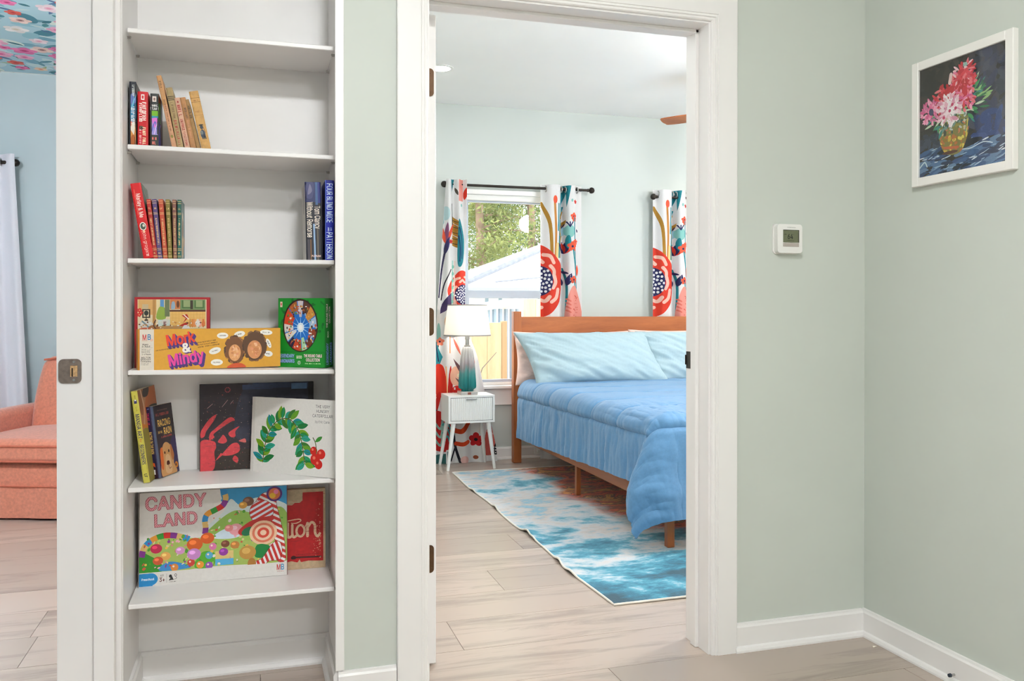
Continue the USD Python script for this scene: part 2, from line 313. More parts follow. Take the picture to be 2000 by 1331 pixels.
# doorway on the left: its far jamb faces the viewer
t = Thing('trim_2', 'white door jamb with a bronze strike plate at the left of the bookcase', 'door frame', kind='structure')
t.part('jamb', bx(-.476, -.342, 2.4, 2.421, 0, 2.05), TRIM); t.part('jamb', bx(-.476, -.348, 1.13, 1.15, 0, 2.05), TRIM); t.part('jamb', bx(-.476, -.348, 1.15, 2.4, 2.03, 2.05), TRIM)
t.part('stop', bx(-.391, -.342, 2.388, 2.401, 0, 2.05, .002), TRIM)
t.part('casing', bx(-.348, -.3295, 2.425, YF, 0, 2.2, .002), TRIM)
t.part('casing', bx(-.3475, -.33, 1.06, 1.145, 0, 2.12, .002), TRIM)
sp = m3.Manifold.extrude(m3.CrossSection([[(-.0265, -.031), (.0265, -.031), (.0265, .031), (-.0265, .031)]]).offset(-.012, m3.JoinType.Round, 2, 32).offset(.012, m3.JoinType.Round, 2, 32), .003)-m3.Manifold.cube((.017, .029, .02), True).translate((.009, 0, 0))
def facing(m): v = arr(m); w = v.vertices; return trimesh.Trimesh(np.stack([w[:, 0], -w[:, 2], w[:, 1]], 1), v.faces, process=False)
s = facing(sp); s.apply_translation((-.445, 2.4, .954)); sp_ = t.part('strike_plate', s, plain('strike_bronze', (146, 130, 120), .38, .25, 90, metallic=.75), label='dark bronze strike plate with latch hole')
t.part('latch_hole', bx(-.4445, -.428, 2.3985, 2.4, .94, .968), plain('bare_wood', (196, 158, 112), .8, .3, 200), parent=sp_)
t.part('latch_hole', bx(-.4415, -.4385, 2.398, 2.4, .94, .962), plain('hole_dark', (30, 22, 18), .9), parent=sp_)
for z in (.9315, .9775): t.part('screw', cyl((-.436, 2.398, z), (-.436, 2.3957, z), .0036, .0028, 12), STEEL, parent=sp_)
# the bedroom door stands open at a right angle, its hinge edge to the hall
t = Thing('door_1', 'white bedroom door standing open, its hinge edge just showing inside the frame', 'door', kind='structure')
t.part('leaf', bx(.5065, .5425, 2.6, 3.49, .012, 2.024, .002), TRIM)
for z in (.338, 1.073, 1.813): 
    h = m3.Manifold.extrude(m3.CrossSection([[(.500, z-.043), (.5355, z-.043), (.5355, z+.043), (.500, z+.043)]]).offset(-.012, m3.JoinType.Round, 2, 32).offset(.012, m3.JoinType.Round, 2, 32), .0022)
    h = facing(h); h.apply_translation((0, 2.6004, 0)); p_ = t.part('hinge', cat(h, cyl((.498, 2.5975, z-.043), (.498, 2.5975, z+.043), .004), *[cyl((.526-.006*(k_ % 2), 2.5985, z+.029*(k_-1)), (.526-.006*(k_ % 2), 2.597, z+.029*(k_-1)), .0035, .003, 10) for k_ in range(3)]), BRONZE, label='aged bronze butt hinge')
for sx in (-1, 1):
    X = .5425 if sx > 0 else .5065
    t.part('knob', cat(cyl((X, 3.43, .96), (X+sx*.04, 3.43, .96), .011), trimesh.creation.icosphere(2, .027).apply_translation((X+sx*.05, 3.43, .96))), IRON)

# ---------------------------------------------------------------- windows
def window(n, x0, x1, label):
    w = Thing(f'window_{n}', label, 'window', kind='structure'); z0, z1, zm = .55, 1.96, 1.225
    w.part('frame', cube(x0, x1, 6.10, 6.18, z0, z1)-cube(x0+.04, x1-.04, 6, 6.3, z0+.022, z1-.038), WHITE)
    w.part('head_casing', bx(x0-.02, x1+.02, 6.07, 6.0895, z1, z1+.035, .002), TRIM)
    for a, b, y in ((zm-.028, z1-.038, 6.145), (z0+.022, zm+.028, 6.115)):
        s = w.part('sash', cube(x0+.04, x1-.04, y, y+.03, a, b)-cube(x0+.075, x1-.075, y-.1, y+.1, a+(.056 if y > 6.13 else .02), b-(.012 if y > 6.13 else .056)), plain('sash_vinyl_backlit', (184, 191, 204), .35) if n == 1 and y > 6.13 else stage.GetPrimAtPath('/World/Looks/sash_vinyl_backlit') and '/World/Looks/sash_vinyl_backlit')  # white vinyl greyed: its backlit shade is put into the colour
        w.part('pane', bx(x0+.074, x1-.074, y+.013, y+.017, a+.019, b-.011), GLASS, parent=s)
    w.part('stool', bx(x0-.06, x1+.06, 6.035, 6.10, z0-.022, z0, .003), TRIM); w.part('apron', bx(x0-.04, x1+.04, 6.072, 6.0895, z0-.145, z0-.022, .002), TRIM)
window(1, 1.45, 2.35, 'white sash window behind the table lamp with pine trees outside')
window(2, 3.1, 4.0, 'white sash window hidden behind the curtain at the right of the bed')
window(3, -2.95, -1.62, 'white sash window behind the white curtain of the left room')

# ---------------------------------------------------------------- lamps in the ceilings, some added only to brighten the rooms
def ceiling_lamp(name, x, y, r, c, s, label, flush=False):
    l = Thing(name, label, 'ceiling light', (x, y, ZC))
    h = .05 if flush else .006
    l.part('trim_ring', lathe([(r, -h), (r+.014, -h), (r+.02, -h*.5), (r+.02, 0), (r, 0), (r, -h)], n=48), WHITE, smooth=40)
    d = lathe([(r*math.sin(k_*PI/16), -h*.5-r*.75*math.cos(k_*PI/16)) for k_ in range(9)] if flush else [(0, -h*.75), (r, -h*.75), (r, -h*.55), (0, -h*.55)], n=48); l.part('diffuser', d, emit(f'lamp_glow_{len(used)}', c, s))
ceiling_lamp('recessed_light', 1.115, 5.2, .06, WARM, BED_LAMP*2.2, 'small lit recessed ceiling light above the nightstand end of the bedroom')
for x, y, w_ in ((1.2, 3.4, 'over the doorway end of the rug'), (3.1, 3.4, 'over the foot of the bed')): ceiling_lamp('flush_light', x, y, .17, COOL, BED_LAMP*.55, f'added flush bedroom ceiling light {w_}, above the view', True)  # unseen lamps added to light the bedroom
ceiling_lamp('flush_light', .3, .5, .13, WARM, HALL_LAMP, 'round ceiling light in the hall in front of the bookcase, out of view', True)
ceiling_lamp('flush_light', .85, -1.9, .15, WARM, HALL_LAMP2, 'round ceiling light at the back of the hall, out of view', True)
ceiling_lamp('flush_light', -1.9, 2.9, .17, (.93, .975, 1.02), SIT_FILL, 'added round ceiling light over the armchair room, out of view', True)  # added lamp, brightens the armchair room from out of view
for x, y, w_, s_ in ((2.95, 3.2, 'in the bedroom near the door', BED_LAMP*3), (4.2, 4.3, 'in the bedroom right of the bed', BED_LAMP*2.2), (-1.35, 3.3, 'in the armchair room', SIT_FILL*3.0)):  # unseen globes added to throw light onto the ceilings
    l = Thing('globe_light', f'added globe pendant lamp {w_}, out of view', 'ceiling light', (x, y, ZC)); l.part('stem', lathe([(0, 0), (.06, 0), (.06, -.015), (.006, -.02), (.006, -.45), (0, -.45)], n=24), WHITE)
    l.part('globe', trimesh.creation.icosphere(3, .1).apply_translation((0, 0, -.54)), emit(f'added_globe_glow_{len(used)}', (.93, .975, 1.02) if x < 0 else COOL, s_))

# ---------------------------------------------------------------- built-in bookcase
bc = Thing('built_in_bookcase', 'white built-in bookcase recessed in the wall left of the bedroom door', 'bookcase', (-.05, 2.6, 0))
NX0, NX1, NB = -.3275, .2285, 2.752
W = dict(world=True)
bc.part('back_panel', bx(NX0-.02, NX1+.02, NB, NB+.012, 0, 2.4), SHELF, **W)
bc.part('side_panel', bx(NX0-.005, NX0, YF-.003, NB, 0, 2.4), SHELF, **W); bc.part('side_panel', bx(NX1, NX1+.006, YF-.003, NB, 0, 2.4), SHELF, **W)
bc.part('top_panel', bx(NX0, NX1, YF, NB, 2.385, 2.4), SHELF, **W)
bc.part('face_trim', bx(.2205, .2452, YF-.006, YF, .092, 2.42, .0015), TRIM, **W)
bc.part('face_trim', bx(-.3476, -.3277, 2.4365, YF, 0, 2.42, .0015), TRIM, **W)
bc.part('base_board', along(pr(BP, -1, NB), 'x', NX0, NX1), TRIM, **W)
bc.part('base_board', along(pr(BP, 1, NX0), 'y', 2.47, NB), TRIM, **W); bc.part('base_board', along(pr(BP, -1, NX1), 'y', YF, NB), TRIM, **W)
PIN = plain('shelf_pin_nickel', (186, 182, 178), .35, metallic=.3)
ZS = ((2.19, 2.19), (1.870, 1.8685), (1.5565, 1.555), (1.249, 1.2535), (.9465, .938), (.6285, .624), (.3125, .3110))   # shelf tops at the left and right ends
SY0, SY1, ST = 2.5, 2.746, .0128
for zl, zr in ZS:
    x0, x1 = -.3235, .2238; m = bx(x0, x1, SY0, SY1, -ST, 0, .0018); m.vertices[:, 2] += zl+(m.vertices[:, 0]-x0)/(x1-x0)*(zr-zl)
    s = bc.part('shelf', m, SHELF, **W)
    for X, zz, d in ((NX0, zl, 1), (NX1, zr, -1)):
        for y in (2.535, 2.715): bc.part('shelf_pin', cat(cyl((X, y, zz-ST-.005), (X+d*.009, y, zz-ST-.005), .0022, n=10), bx(X, X+d*.010, y-.004, y+.004, zz-ST-.0035, zz-ST-.0008)), PIN, parent=s, **W)
def shelf_z(k, x): zl, zr = ZS[k]; return zl+(x+.3235)/.5473*(zr-zl)

# ---------------------------------------------------------------- books: local x is the thickness, y from spine to fore-edge, z up
def book(label, x, y, z, t, h, d, spine, col, lean=0, yaw=0, cover=None, hard=False, paper=PAPER, m=PRINT, group=None, name='book', pages=None):
    b = Thing(name, label, 'book', (x, y, z), yaw, lean, group)
    cm = plain(f'cover_{len(used)}', col, .45, .06, 150); w = .0022 if hard else .0008; e = .0025 if hard else 0
    r = min(t*.22, .004)
    out = [(w*0, d), (0, r), (r*.35, r*.35), (r, 0), (t-r, 0), (t-r*.35, r*.35), (t, r), (t, d), (t-w, d), (t-w, r+w), (w, r+w), (w, d)]
    b.part('cover', along(out, 'z', 0, h), cm)
    b.part('page_block', bx(w, t-w, .004, d-.001-e, e, h-e), paper)
    b.part('spine_print', *(lambda q: (q[0], m))(spine_mesh := spine.build(lambda u, v: np.stack([u, np.where((u < r) | (u > t-r), r*.4, 0)-.0003, v], 1), cols=[0, r, t-r, t])), col=spine_mesh[1])
    if cover: g, c = cover.on((t+.0003, 0, 0), (0, 1, 0), (0, 0, 1)); b.part('cover_print', g, m, col=c)
    return b
def lean_of(bx_, bz, tx, tz): return math.atan2(bx_-tx, tz-bz)

z2 = lambda x: shelf_z(2, x)+.0004
# top shelf with books: lettering too small to read in the photograph is short strokes
def scrib(a, x, y, L, h, c, ang=-90, seed=1):
    q = random.Random(seed); parts = []; u = -L/2
    while u < L/2-h*.3:
        w = h*q.uniform(.45, .75)
        if q.random() < .14: u += w*.7; continue
        k = q.randrange(4); st = h*.2
        parts.append(sbox(u, -h/2, u+st, h/2))
        if k == 0: parts += [sbox(u, h/2-st, u+w*.8, h/2), sbox(u, -st/2, u+w*.7, st/2)]
        elif k == 1: parts += [sbox(u+w*.6, -h/2, u+w*.6+st, h/2), sbox(u, -st/2, u+w*.6, st/2)]
        elif k == 2: parts += [sbox(u, -h/2, u+w*.8, -h/2+st)]
        else: parts += [sbox(u+w*.6, -h/2, u+w*.6+st, h/2), sbox(u, h/2-st, u+w*.7, h/2), sbox(u, -h/2, u+w*.7, -h/2+st)]
        u += w*1.15
    g = shapely.union_all(parts); a.add(affinity.translate(affinity.rotate(g, ang, origin=(0, 0)), x, y), c)
# ---- second shelf from the top
a = Art(.0175, .176, (24, 30, 44)); a.rect(.003, 0, .0165, .062, (214, 142, 60)); a.blob([(.004, 0), (.015, .005), (.012, .03), (.005, .025)], (178, 92, 22)); a.poly([(.003, .045), (.012, .03), (.0165, .07), (.003, .062)], (236, 226, 210)); a.poly([(.003, .05), (.009, .07), (.003, .072)], (220, 84, 36))
a.blob([(.003, .07), (.0165, .075), (.016, .13), (.004, .115)], (38, 132, 178)); a.blob([(.004, .115), (.0165, .12), (.016, .145), (.004, .14)], (96, 116, 180)); a.line([(.005, .1), (.016, .14)], .003, (120, 190, 214))
scrib(a, .0068, .083, .045, .0042, (240, 240, 236), -90, 1); scrib(a, .0122, .083, .05, .0055, (240, 240, 236), -90, 2); scrib(a, .0105, .152, .03, .0065, (206, 210, 206), -90, 3)
book('thick paperback with a blue and orange sunset spine at the left end of its shelf', -.3225, 2.53, z2(-.32), .0175, .1735, .105, a, (40, 38, 40), group='books on the second shelf from the top')
a = Art(.0262, .1505, (208, 22, 32)); a.rect(.009, .128, .0175, .143, (250, 246, 240)); a.rect(.011, .131, .0155, .14, (208, 22, 32)); scrib(a, .0075, .094, .056, .0085, (252, 232, 226), -90, 4); scrib(a, .0165, .092, .06, .010, (252, 232, 226), -90, 5)
a.ell(.009, .051, .0055, .006, (70, 52, 40)); a.line([(.004, .047), (.01, .056), (.018, .05)], .002, (120, 90, 60)); scrib(a, .006, .026, .042, .007, (250, 190, 196), -90, 6); scrib(a, .0165, .028, .05, .008, (252, 236, 200), -90, 7)
book('bright red paperback with white lettering between the sunset book and the black one', -.3015, 2.53, z2(-.3), .0262, .1505, .105, a, (196, 20, 30), group='books on the second shelf from the top')
a = Art(.021, .1475, (52, 56, 54)); a.rect(.0055, .125, .0155, .14, (238, 224, 214)); a.rect(.008, .128, .013, .136, (150, 120, 110)); a.text('ANNE', .0108, .1145, .0058, (246, 246, 244), 0, sx=.8); a.text('STUART', .0108, .106, .0066, (246, 246, 244), 0, sx=.62)
a.rect(.0025, .084, .0195, .1, (120, 186, 30)); a.rect(.0025, .079, .0195, .086, (40, 150, 170)); a.rect(.0025, .034, .0195, .08, (160, 150, 220)); a.blob([(.004, .078), (.018, .08), (.016, .06), (.009, .055), (.006, .066)], (226, 120, 214)); a.line([(.004, .045), (.012, .07), (.017, .05)], .003, (110, 110, 210)); a.line([(.01, .036), (.017, .066)], .002, (236, 200, 240))
scrib(a, .0108, .024, .013, .008, (240, 130, 116), 0, 8); scrib(a, .0108, .012, .013, .009, (240, 130, 116), 0, 9)
k = Art(.105, .1475, (34, 18, 34)); k.blob([(0, .095), (.03, .1), (.06, .147), (0, .147)], (196, 98, 44)); k.blob([(0, .085), (.04, .08), (.05, .125), (0, .12)], (92, 158, 40)); k.blob([(0, .0), (.05, .0), (.045, .05), (0, .07)], (34, 60, 170)); k.line([(.01, .01), (.02, .05), (.05, .07)], .006, (170, 110, 220)); k.line([(.06, 0), (.07, .05), (.09, .1)], .006, (190, 90, 120)); k.line([(.01, .08), (.05, .075)], .003, (150, 220, 120))
book('black and green paperback lettered ANNE STUART with a swirling violet cover', -.2693, 2.53, z2(-.27), .021, .1475, .105, a, (40, 36, 38), cover=k, group='books on the second shelf from the top')
OLD = [('tall narrow worn tan book leaning steeply, the tallest on its shelf', -.2135, .0125, .201, (206, 152, 98), (.0407, .198), 11), ('olive tan old book with dark bands and red lettering, second of the leaning tan row', -.2, .0165, .168, (178, 152, 104), (.030, .165), 12),
    ('thin pinkish old book with red lettering among the leaning tan ones', -.1805, .0143, .142, (222, 174, 146), (.0277, .14), 13), ('thin plain brown old book, left of the narrowest tan one', -.1648, .0143, .144, (186, 132, 82), (.0288, .1415), 14),
    ('narrowest brown old book, pressed against the wide amber one', -.1488, .0098, .140, (168, 128, 76), (.0314, .137), 15)]
for lab, x, t, h, c, (dx, dz), sd in OLD:
    a = Art(t, h, c); dk = tuple(int(q*.55) for q in c); red = (176, 50, 46)
    if sd == 11: a.rect(0, 0, t, .12, (214, 158, 118)); scrib(a, t/2, .09, .09, .0035, (150, 96, 60), -90, sd); a.ell(t/2, .032, .0035, .0042, (150, 132, 60)); scrib(a, t/2, .176, .02, .005, dk, -90, 99)
    elif sd == 12:
        for zz in (.142, .1375, .133): a.rect(0, zz, t, zz+.0022, (84, 66, 44))
        scrib(a, t/2, .105, .045, .0055, (130, 100, 64), -90, sd); scrib(a, t/2, .05, .055, .0068, red, -90, 16); scrib(a, t/2, .014, .014, .006, red, -90, 17)
    elif sd == 13: scrib(a, t/2, .105, .034, .0085, red, -90, sd); scrib(a, t/2, .066, .032, .0062, red, -90, 18); scrib(a, t/2, .027, .04, .0048, red, -90, 19); a.ell(t/2, .13, .002, .003, red)
    elif sd == 14: scrib(a, t/2, .1, .03, .006, dk, -90, sd); scrib(a, t/2, .055, .05, .005, (214, 150, 110), -90, 20)
    else: scrib(a, t/2, .105, .04, .006, dk, -90, sd)
    book(lab, x, 2.53, z2(x), t, h, .1, a, c, lean=math.atan2(dx, dz), group='worn old books leaning on the second shelf from the top', m=WORN)
a = Art(.0243, .163, (216, 166, 96)); a.rect(0, .143, .0243, .1445, (150, 104, 48)); a.rect(0, .132, .0243, .1332, (150, 104, 48)); a.rect(0, .0957, .0243, .0965, (168, 118, 60)); scrib(a, .012, .137, .012, .004, (160, 104, 50), 0, 21); scrib(a, .012, .105, .013, .005, (178, 122, 66), 0, 22)
a.ell(.0125, .042, .0062, .0135, (52, 70, 92)); a.ell(.0125, .062, .0042, .006, (60, 66, 76)); a.ell(.01, .047, .004, .006, (122, 130, 132)); a.ell(.0155, .035, .003, .006, (30, 38, 56)); a.ell(.012, .068, .006, .0022, (60, 56, 50)); a.line([(.017, .06), (.02, .045)], .001, (70, 70, 70)); a.ell(.014, .03, .007, .002, (120, 104, 76))
book('wide amber hardback with a small blue figure on its spine, ending the leaning row', -.1365, 2.53, z2(-.13), .0243, .163, .11, a, (212, 164, 98), lean=math.atan2(.034, .16), group='worn old books leaning on the second shelf from the top', hard=True, m=WORN)

# ---- third shelf
z3 = lambda x: shelf_z(3, x)+.0004
a = Art(.0265, .207, (218, 24, 30)); a.ell(.013, .088, .0085, .0115, (236, 232, 224)); a.ell(.013, .088, .0065, .009, (66, 84, 70)); a.ell(.015, .09, .003, .004, (220, 214, 200)); a.ell(.0135, .0735, .0027, .0034, (250, 200, 150))
a.text('Marley & Me', .0145, .145, .0105, (255, 226, 216), -90, sx=.78); a.text('john grogan', .0135, .043, .0088, (250, 206, 196), -90, bold=False, sx=.95); scrib(a, .0065, .155, .07, .0022, (244, 120, 96), -90, 23); scrib(a, .0135, .0085, .009, .005, (255, 220, 210), 0, 24)
k = Art(.15, .207, (216, 24, 30)); k.rect(0, .13, .15, .207, (122, 136, 122)); k.line([(.01, .2), (.08, .15), (.14, .145)], .006, (80, 88, 84)); k.line([(.02, .205), (.1, .16)], .004, (190, 188, 176)); k.rect(0, 0, .15, .04, (206, 204, 196))
book('tall bright red hardback lettered Marley & Me, leaning at the left end of the third shelf', -.2868, 2.53, z3(-.28), .0265, .207, .15, a, (214, 22, 28), lean=math.atan2(.0335, .204), cover=k, hard=True)
SER = [('scarlet', -.2612, .0105, (180, 42, 38), .0188), ('purple', -.2503, .0115, (92, 70, 122), .0156), ('red-orange', -.2370, .0117, (196, 78, 52), .0123), ('olive', -.2240, .0107, (128, 112, 46), .007), ('brown', -.2110, .0097, (134, 88, 78), .0024), ('teal green', -.2000, .0098, (38, 98, 88), 0)]
for q, (nm, x, t, c, dx) in enumerate(SER):
    a = Art(t, .1645, c); g = (226, 192, 128)
    for zz in (.159, .153, .1265, .123, .028, .024, .008, .005): a.rect(0, zz, t, zz+.0013, g)
    scrib(a, t/2, .139, .007, .005, g, 0, 30+q); scrib(a, t/2, .075, .075, .0042, g, -90, 40+q); scrib(a, t/2, .016, .007, .0042, g, 0, 50+q)
    k = None; D = .115
    if q == 5:
        k = Art(D, .1645, (96, 122, 120)); k.rect(.07, 0, D, .1645, (64, 104, 116)); k.rect(.004, .004, D-.004, .1605, (104, 128, 124)); k.blob([(.022, .016), (.07, .016), (.074, .1), (.046, .135), (.02, .1)], (226, 206, 164)); k.blob([(.028, .06), (.062, .06), (.064, .1), (.046, .118), (.027, .098)], (128, 84, 44)); k.blob([(.03, .02), (.062, .018), (.06, .06), (.036, .066)], (206, 148, 58)); k.line([(.045, .02), (.048, .06)], .008, (232, 210, 150)); k.rect(.076, 0, .1, .13, (58, 118, 146)); k.ell(.1, .055, .012, .014, (196, 126, 44)); k.line([(.05, .115), (.075, .08), (.07, .03)], .004, (240, 226, 190))
    book(f'slim {nm} storybook with gilt bands in the row beside the red hardback', x, 2.53, z3(x), t, .1645, D, a, c, lean=math.atan2(dx, .164), cover=k, hard=True, group='slim storybooks with gilt bands')
a = Art(.046, .226, (26, 26, 40)); a.rect(0, .168, .046, .226, (34, 40, 92)); a.blob([(.0, .185), (.02, .18), (.025, .222), (.004, .22)], (60, 62, 110)); a.rect(.029, .16, .036, .226, (58, 92, 140)); a.blob([(.008, .19), (.02, .2), (.014, .22)], (112, 108, 140)); a.rect(.036, .165, .044, .226, (26, 34, 120))
a.text('Without Remorse', .0125, .117, .0165, (226, 214, 200), -90, sx=.56); a.text('Tom Clancy', .0345, .124, .0165, (226, 214, 200), -90, sx=.52); a.poly([(.021, .105), (.026, .105), (.0275, 0), (.0225, 0)], (146, 176, 210)); a.rect(.012, 0, .0155, .06, (120, 84, 50)); a.rect(.004, 0, .011, .06, (70, 62, 70)); a.rect(.031, 0, .036, .09, (96, 86, 74)); a.text('PUTNAM', .028, .012, .0055, (244, 206, 190), 0, sx=.8)
b = book('thick dark hardback lettered Tom Clancy Without Remorse with a pale back cover', .1475, 2.53, z3(.15), .046, .226, .155, a, (22, 22, 34), lean=.022, hard=True)
k = Art(.155, .226, (196, 190, 182)); k.blob([(.06, .15), (.1, .14), (.12, .19), (.09, .224), (.06, .2)], (150, 146, 142)); k.line([(.1, 0), (.095, .06), (.11, .12)], .008, (160, 154, 148)); k.line([(.07, .02), (.08, .14)], .005, (170, 164, 158)); k.line([(.05, .0), (.045, .1)], .004, (176, 170, 164))
g, c = k.on((-.0003, .155, 0), (0, -1, 0), (0, 0, 1)); b.part('cover_print', g, PRINT, col=c, label='pale grey photograph on the back cover')
a = Art(.0245, .2335, (18, 34, 178)); a.rect(0, .222, .0245, .2335, (14, 20, 140)); a.rect(0, 0, .002, .2335, (96, 130, 220)); a.text('FOUR BLIND MICE', .0122, .167, .0185, (216, 232, 250), -90, sx=.5); a.text('JAMES', .009, .0905, .0045, (216, 232, 250), -90, sx=.6); a.text('PATTERSON', .0122, .0435, .019, (216, 232, 250), -90, sx=.5)
scrib(a, .0165, .0905, .01, .004, (190, 210, 240), -90, 61)
book('bright blue hardback lettered FOUR BLIND MICE against the right side of the third shelf', .201, 2.53, z3(.21), .0245, .2335, .155, a, (16, 26, 160), hard=True)

# ---------------------------------------------------------------- boxes and picture books
def carton(name, label, cat_, x, y, z, w, h, d, rz, front, left=None, right=None, top=(200, 190, 170), lid=True, m=PRINT, tiltx=0, sides=(200, 190, 170)):
    """A game box on its long side: local x along its face, y into the shelf. The lid faces the room."""
    b = Thing(name, label, cat_, (x, y, z), rz, tiltx=tiltx); sm = plain(f'card_{len(used)}', sides, .55, .06, 120)
    dl = d*.72 if lid else d
    b.part('lid', bx(0, w, 0, dl, 0, h, .0012), sm)
    if lid: b.part('tray', bx(.002, w-.002, dl, d, .002, h-.002, .001), plain(f'card_{len(used)}', tuple(int(q*.8) for q in sides), .6))
    g, c = front.on((0, -.0004, 0), (1, 0, 0), (0, 0, 1)); b.part('front_print', g, m, col=c)
    for a_, O, U in ((left, (-.0004, dl, 0), (0, -1, 0)), (right, (w+.0004, 0, 0), (0, 1, 0))):
        if a_: g, c = a_.on(O, U, (0, 0, 1)); b.part('side_print', g, m, col=c)
    return b
q = random.Random(3)
# jigsaw puzzle box with a kitchen scene
w, h = .1995, .2; a = Art(w, h, (178, 28, 36)); a.rect(.008, .006, w-.009, h-.0065, (232, 214, 176))
a.rect(.0095, .15, .06, .193, (226, 178, 110)); a.rect(.02, .142, .036, .18, (210, 190, 150)); a.rect(.047, .118, .055, .193, (196, 146, 82)); a.rect(.057, .135, .078, .193, (238, 220, 170)); a.rect(.067, .17, .077, .193, (92, 150, 206)); a.blob([(.057, .14), (.08, .138), (.083, .165), (.065, .172)], (150, 178, 72)); a.rect(.079, .145, .092, .193, (112, 124, 86))
a.rect(.093, .166, .12, .193, (206, 126, 70)); a.blob([(.096, .167), (.106, .168), (.105, .186), (.098, .186)], (150, 176, 196)); a.ell(.114, .18, .004, .01, (112, 66, 40)); a.rect(.12, .164, .188, .193, (120, 146, 96)); 
for x0 in (.1245, .158): a.rect(x0, .1685, x0+.026, .191, (78, 114, 62)); a.rect(x0+.004, .172, x0+.022, .191, (150, 166, 116))
a.rect(.147, .166, .154, .191, (66, 54, 40)); a.rect(.092, .159, .188, .164, (92, 50, 30)); a.rect(.093, .118, .188, .159, (236, 190, 106))
for x0 in np.arange(.1, .188, .008): a.rect(x0, .118, x0+.0008, .159, (222, 170, 88))
for y0 in (.128, .14, .15): a.rect(.093, y0, .188, y0+.0008, (222, 170, 88))
a.rect(.02, .141, .041, .166, (64, 54, 46)); a.rect(.0235, .1445, .0375, .163, (222, 206, 170)); a.ell(.0305, .155, .006, .007, (56, 60, 56)); a.line([(.0305, .148), (.0305, .138)], .002, (50, 42, 36)); a.ell(.0305, .135, .005, .003, (70, 56, 46))
for x, y in ((.013, .163), (.016, .156), (.012, .15)): a.flower(x, y, .006, (212, 46, 46), (250, 190, 120))
a.rect(.061, .118, .093, .136, (206, 222, 216)); a.ell(.08, .13, .01, .008, (216, 214, 206)); a.rect(.0755, .118, .083, .131, (150, 120, 120)); a.blob([(.115, .116), (.135, .118), (.142, .128), (.13, .126)], (190, 40, 34)); a.poly([(.126, .125), (.142, .142), (.138, .152), (.124, .148), (.135, .14)], (186, 30, 34)); a.line([(.13, .15), (.142, .138)], .003, (246, 232, 220))
for x, c in ((.147, (206, 150, 76)), (.153, (226, 140, 60)), (.159, (232, 150, 90)), (.167, (240, 224, 206)), (.173, (236, 170, 150)), (.182, (224, 120, 60))): a.ell(x, .124, .0045, .01, c); a.ell(x, .135, .003, .003, c)
a.ell(.167, .126, .007, .008, (242, 232, 224)); a.ell(.1, .113, .045, .006, (190, 146, 92)); a.ell(.03, .12, .02, .013, (216, 214, 206)); a.line([(.02, .132), (.04, .112)], .004, (120, 150, 160)); a.ell(.05, .113, .014, .008, (166, 112, 66)); a.line([(.055, .135), (.05, .12), (.06, .104)], .003, (100, 56, 36)); a.ell(.028, .108, .018, .006, (206, 96, 66)); a.poly([(.12, .104), (.148, .104), (.142, .122), (.13, .12)], (226, 226, 226))
for _ in range(60): a.ell(q.uniform(.012, .188), q.uniform(.104, .13), q.uniform(.001, .003), q.uniform(.001, .0025), q.choice([(120, 70, 40), (236, 220, 180), (206, 140, 70), (90, 60, 44), (240, 236, 226), (150, 160, 120)]), n=3)
L = Art(.03, h, (120, 26, 26)); L.rect(.018, 0, .03, .1, (206, 24, 26))
carton('jigsaw_box', 'red bordered jigsaw puzzle box with a country kitchen picture, behind the long yellow box', 'jigsaw puzzle', -.3185, 2.6, shelf_z(4, -.25)+.0005, w, h, .045, -.01, a, L, sides=(150, 24, 28))
# long yellow game box
w, h, M = .386, .1125, (222, 162, 52); a = Art(w, h, M); a.rect(0, 0, .0045, h, (206, 136, 30)); a.rect(.0045, 0, .0405, h, (224, 214, 200))
a.text('M', .0165, .091, .0145, (206, 50, 52), sx=.62); a.text('B', .0285, .0915, .0145, (40, 116, 168), sx=.75); a.ell(.0345, .083, .0032, .0032, (236, 160, 130)); a.ell(.0345, .083, .0018, .0018, (224, 214, 200)); scrib(a, .018, .0815, .016, .0018, (206, 110, 90), 0, 70)
a.text('Ages', .0185, .0715, .0042, (60, 54, 54), sx=1.1); a.text('8-Adult', .0205, .066, .0042, (60, 54, 54), sx=.95); a.rect(.0075, .062, .0375, .0625, (130, 120, 116))
for k, yy in enumerate((.058, .0535, .0495)): scrib(a, .02, yy, .022, .0022, (120, 110, 106), 0, 71+k)
a.text('2-4 Players', .0215, .0445, .0035, (70, 62, 60), sx=.85)
for k, t_ in enumerate(('MILTON', 'BRADLEY', 'Company')): a.text(t_, .02, .0355-.005*k, .0042, (72, 62, 58), sx=1.0)
for k, yy in enumerate((.02, .016)): scrib(a, .017, yy, .02, .002, (150, 140, 134), 0, 75+k)
for t_, x, y, hh, c, sxx in (('Mork', .109, .086, .029, (232, 66, 32), .78), ('Mindy', .124, .0325, .03, (232, 70, 156), .80)):
    for d in np.linspace(.0065, .0012, 5): a.text(t_, x+d*.9, y-d*1.1, hh, (74, 44, 126), 9, sx=sxx, fat=.05)
    a.text(t_, x, y, hh, c, 9, sx=sxx, fat=.02)
for d, c in ((.003, (74, 44, 126)), (0, (246, 240, 232))): a.text('&', .124+d, .0605-d, .024, c, 8, sx=1.0, fat=.03)
scrib(a, .07, .057, .05, .0028, (80, 54, 30), 8, 77); a.text('CARD GAME', .127, .0105, .0036, (90, 58, 20), 8, sx=1.0)
for k in range(3): scrib(a, .176+.004*k, .0765-.006*k, .058, .0032, (80, 54, 30), 8, 78+k)
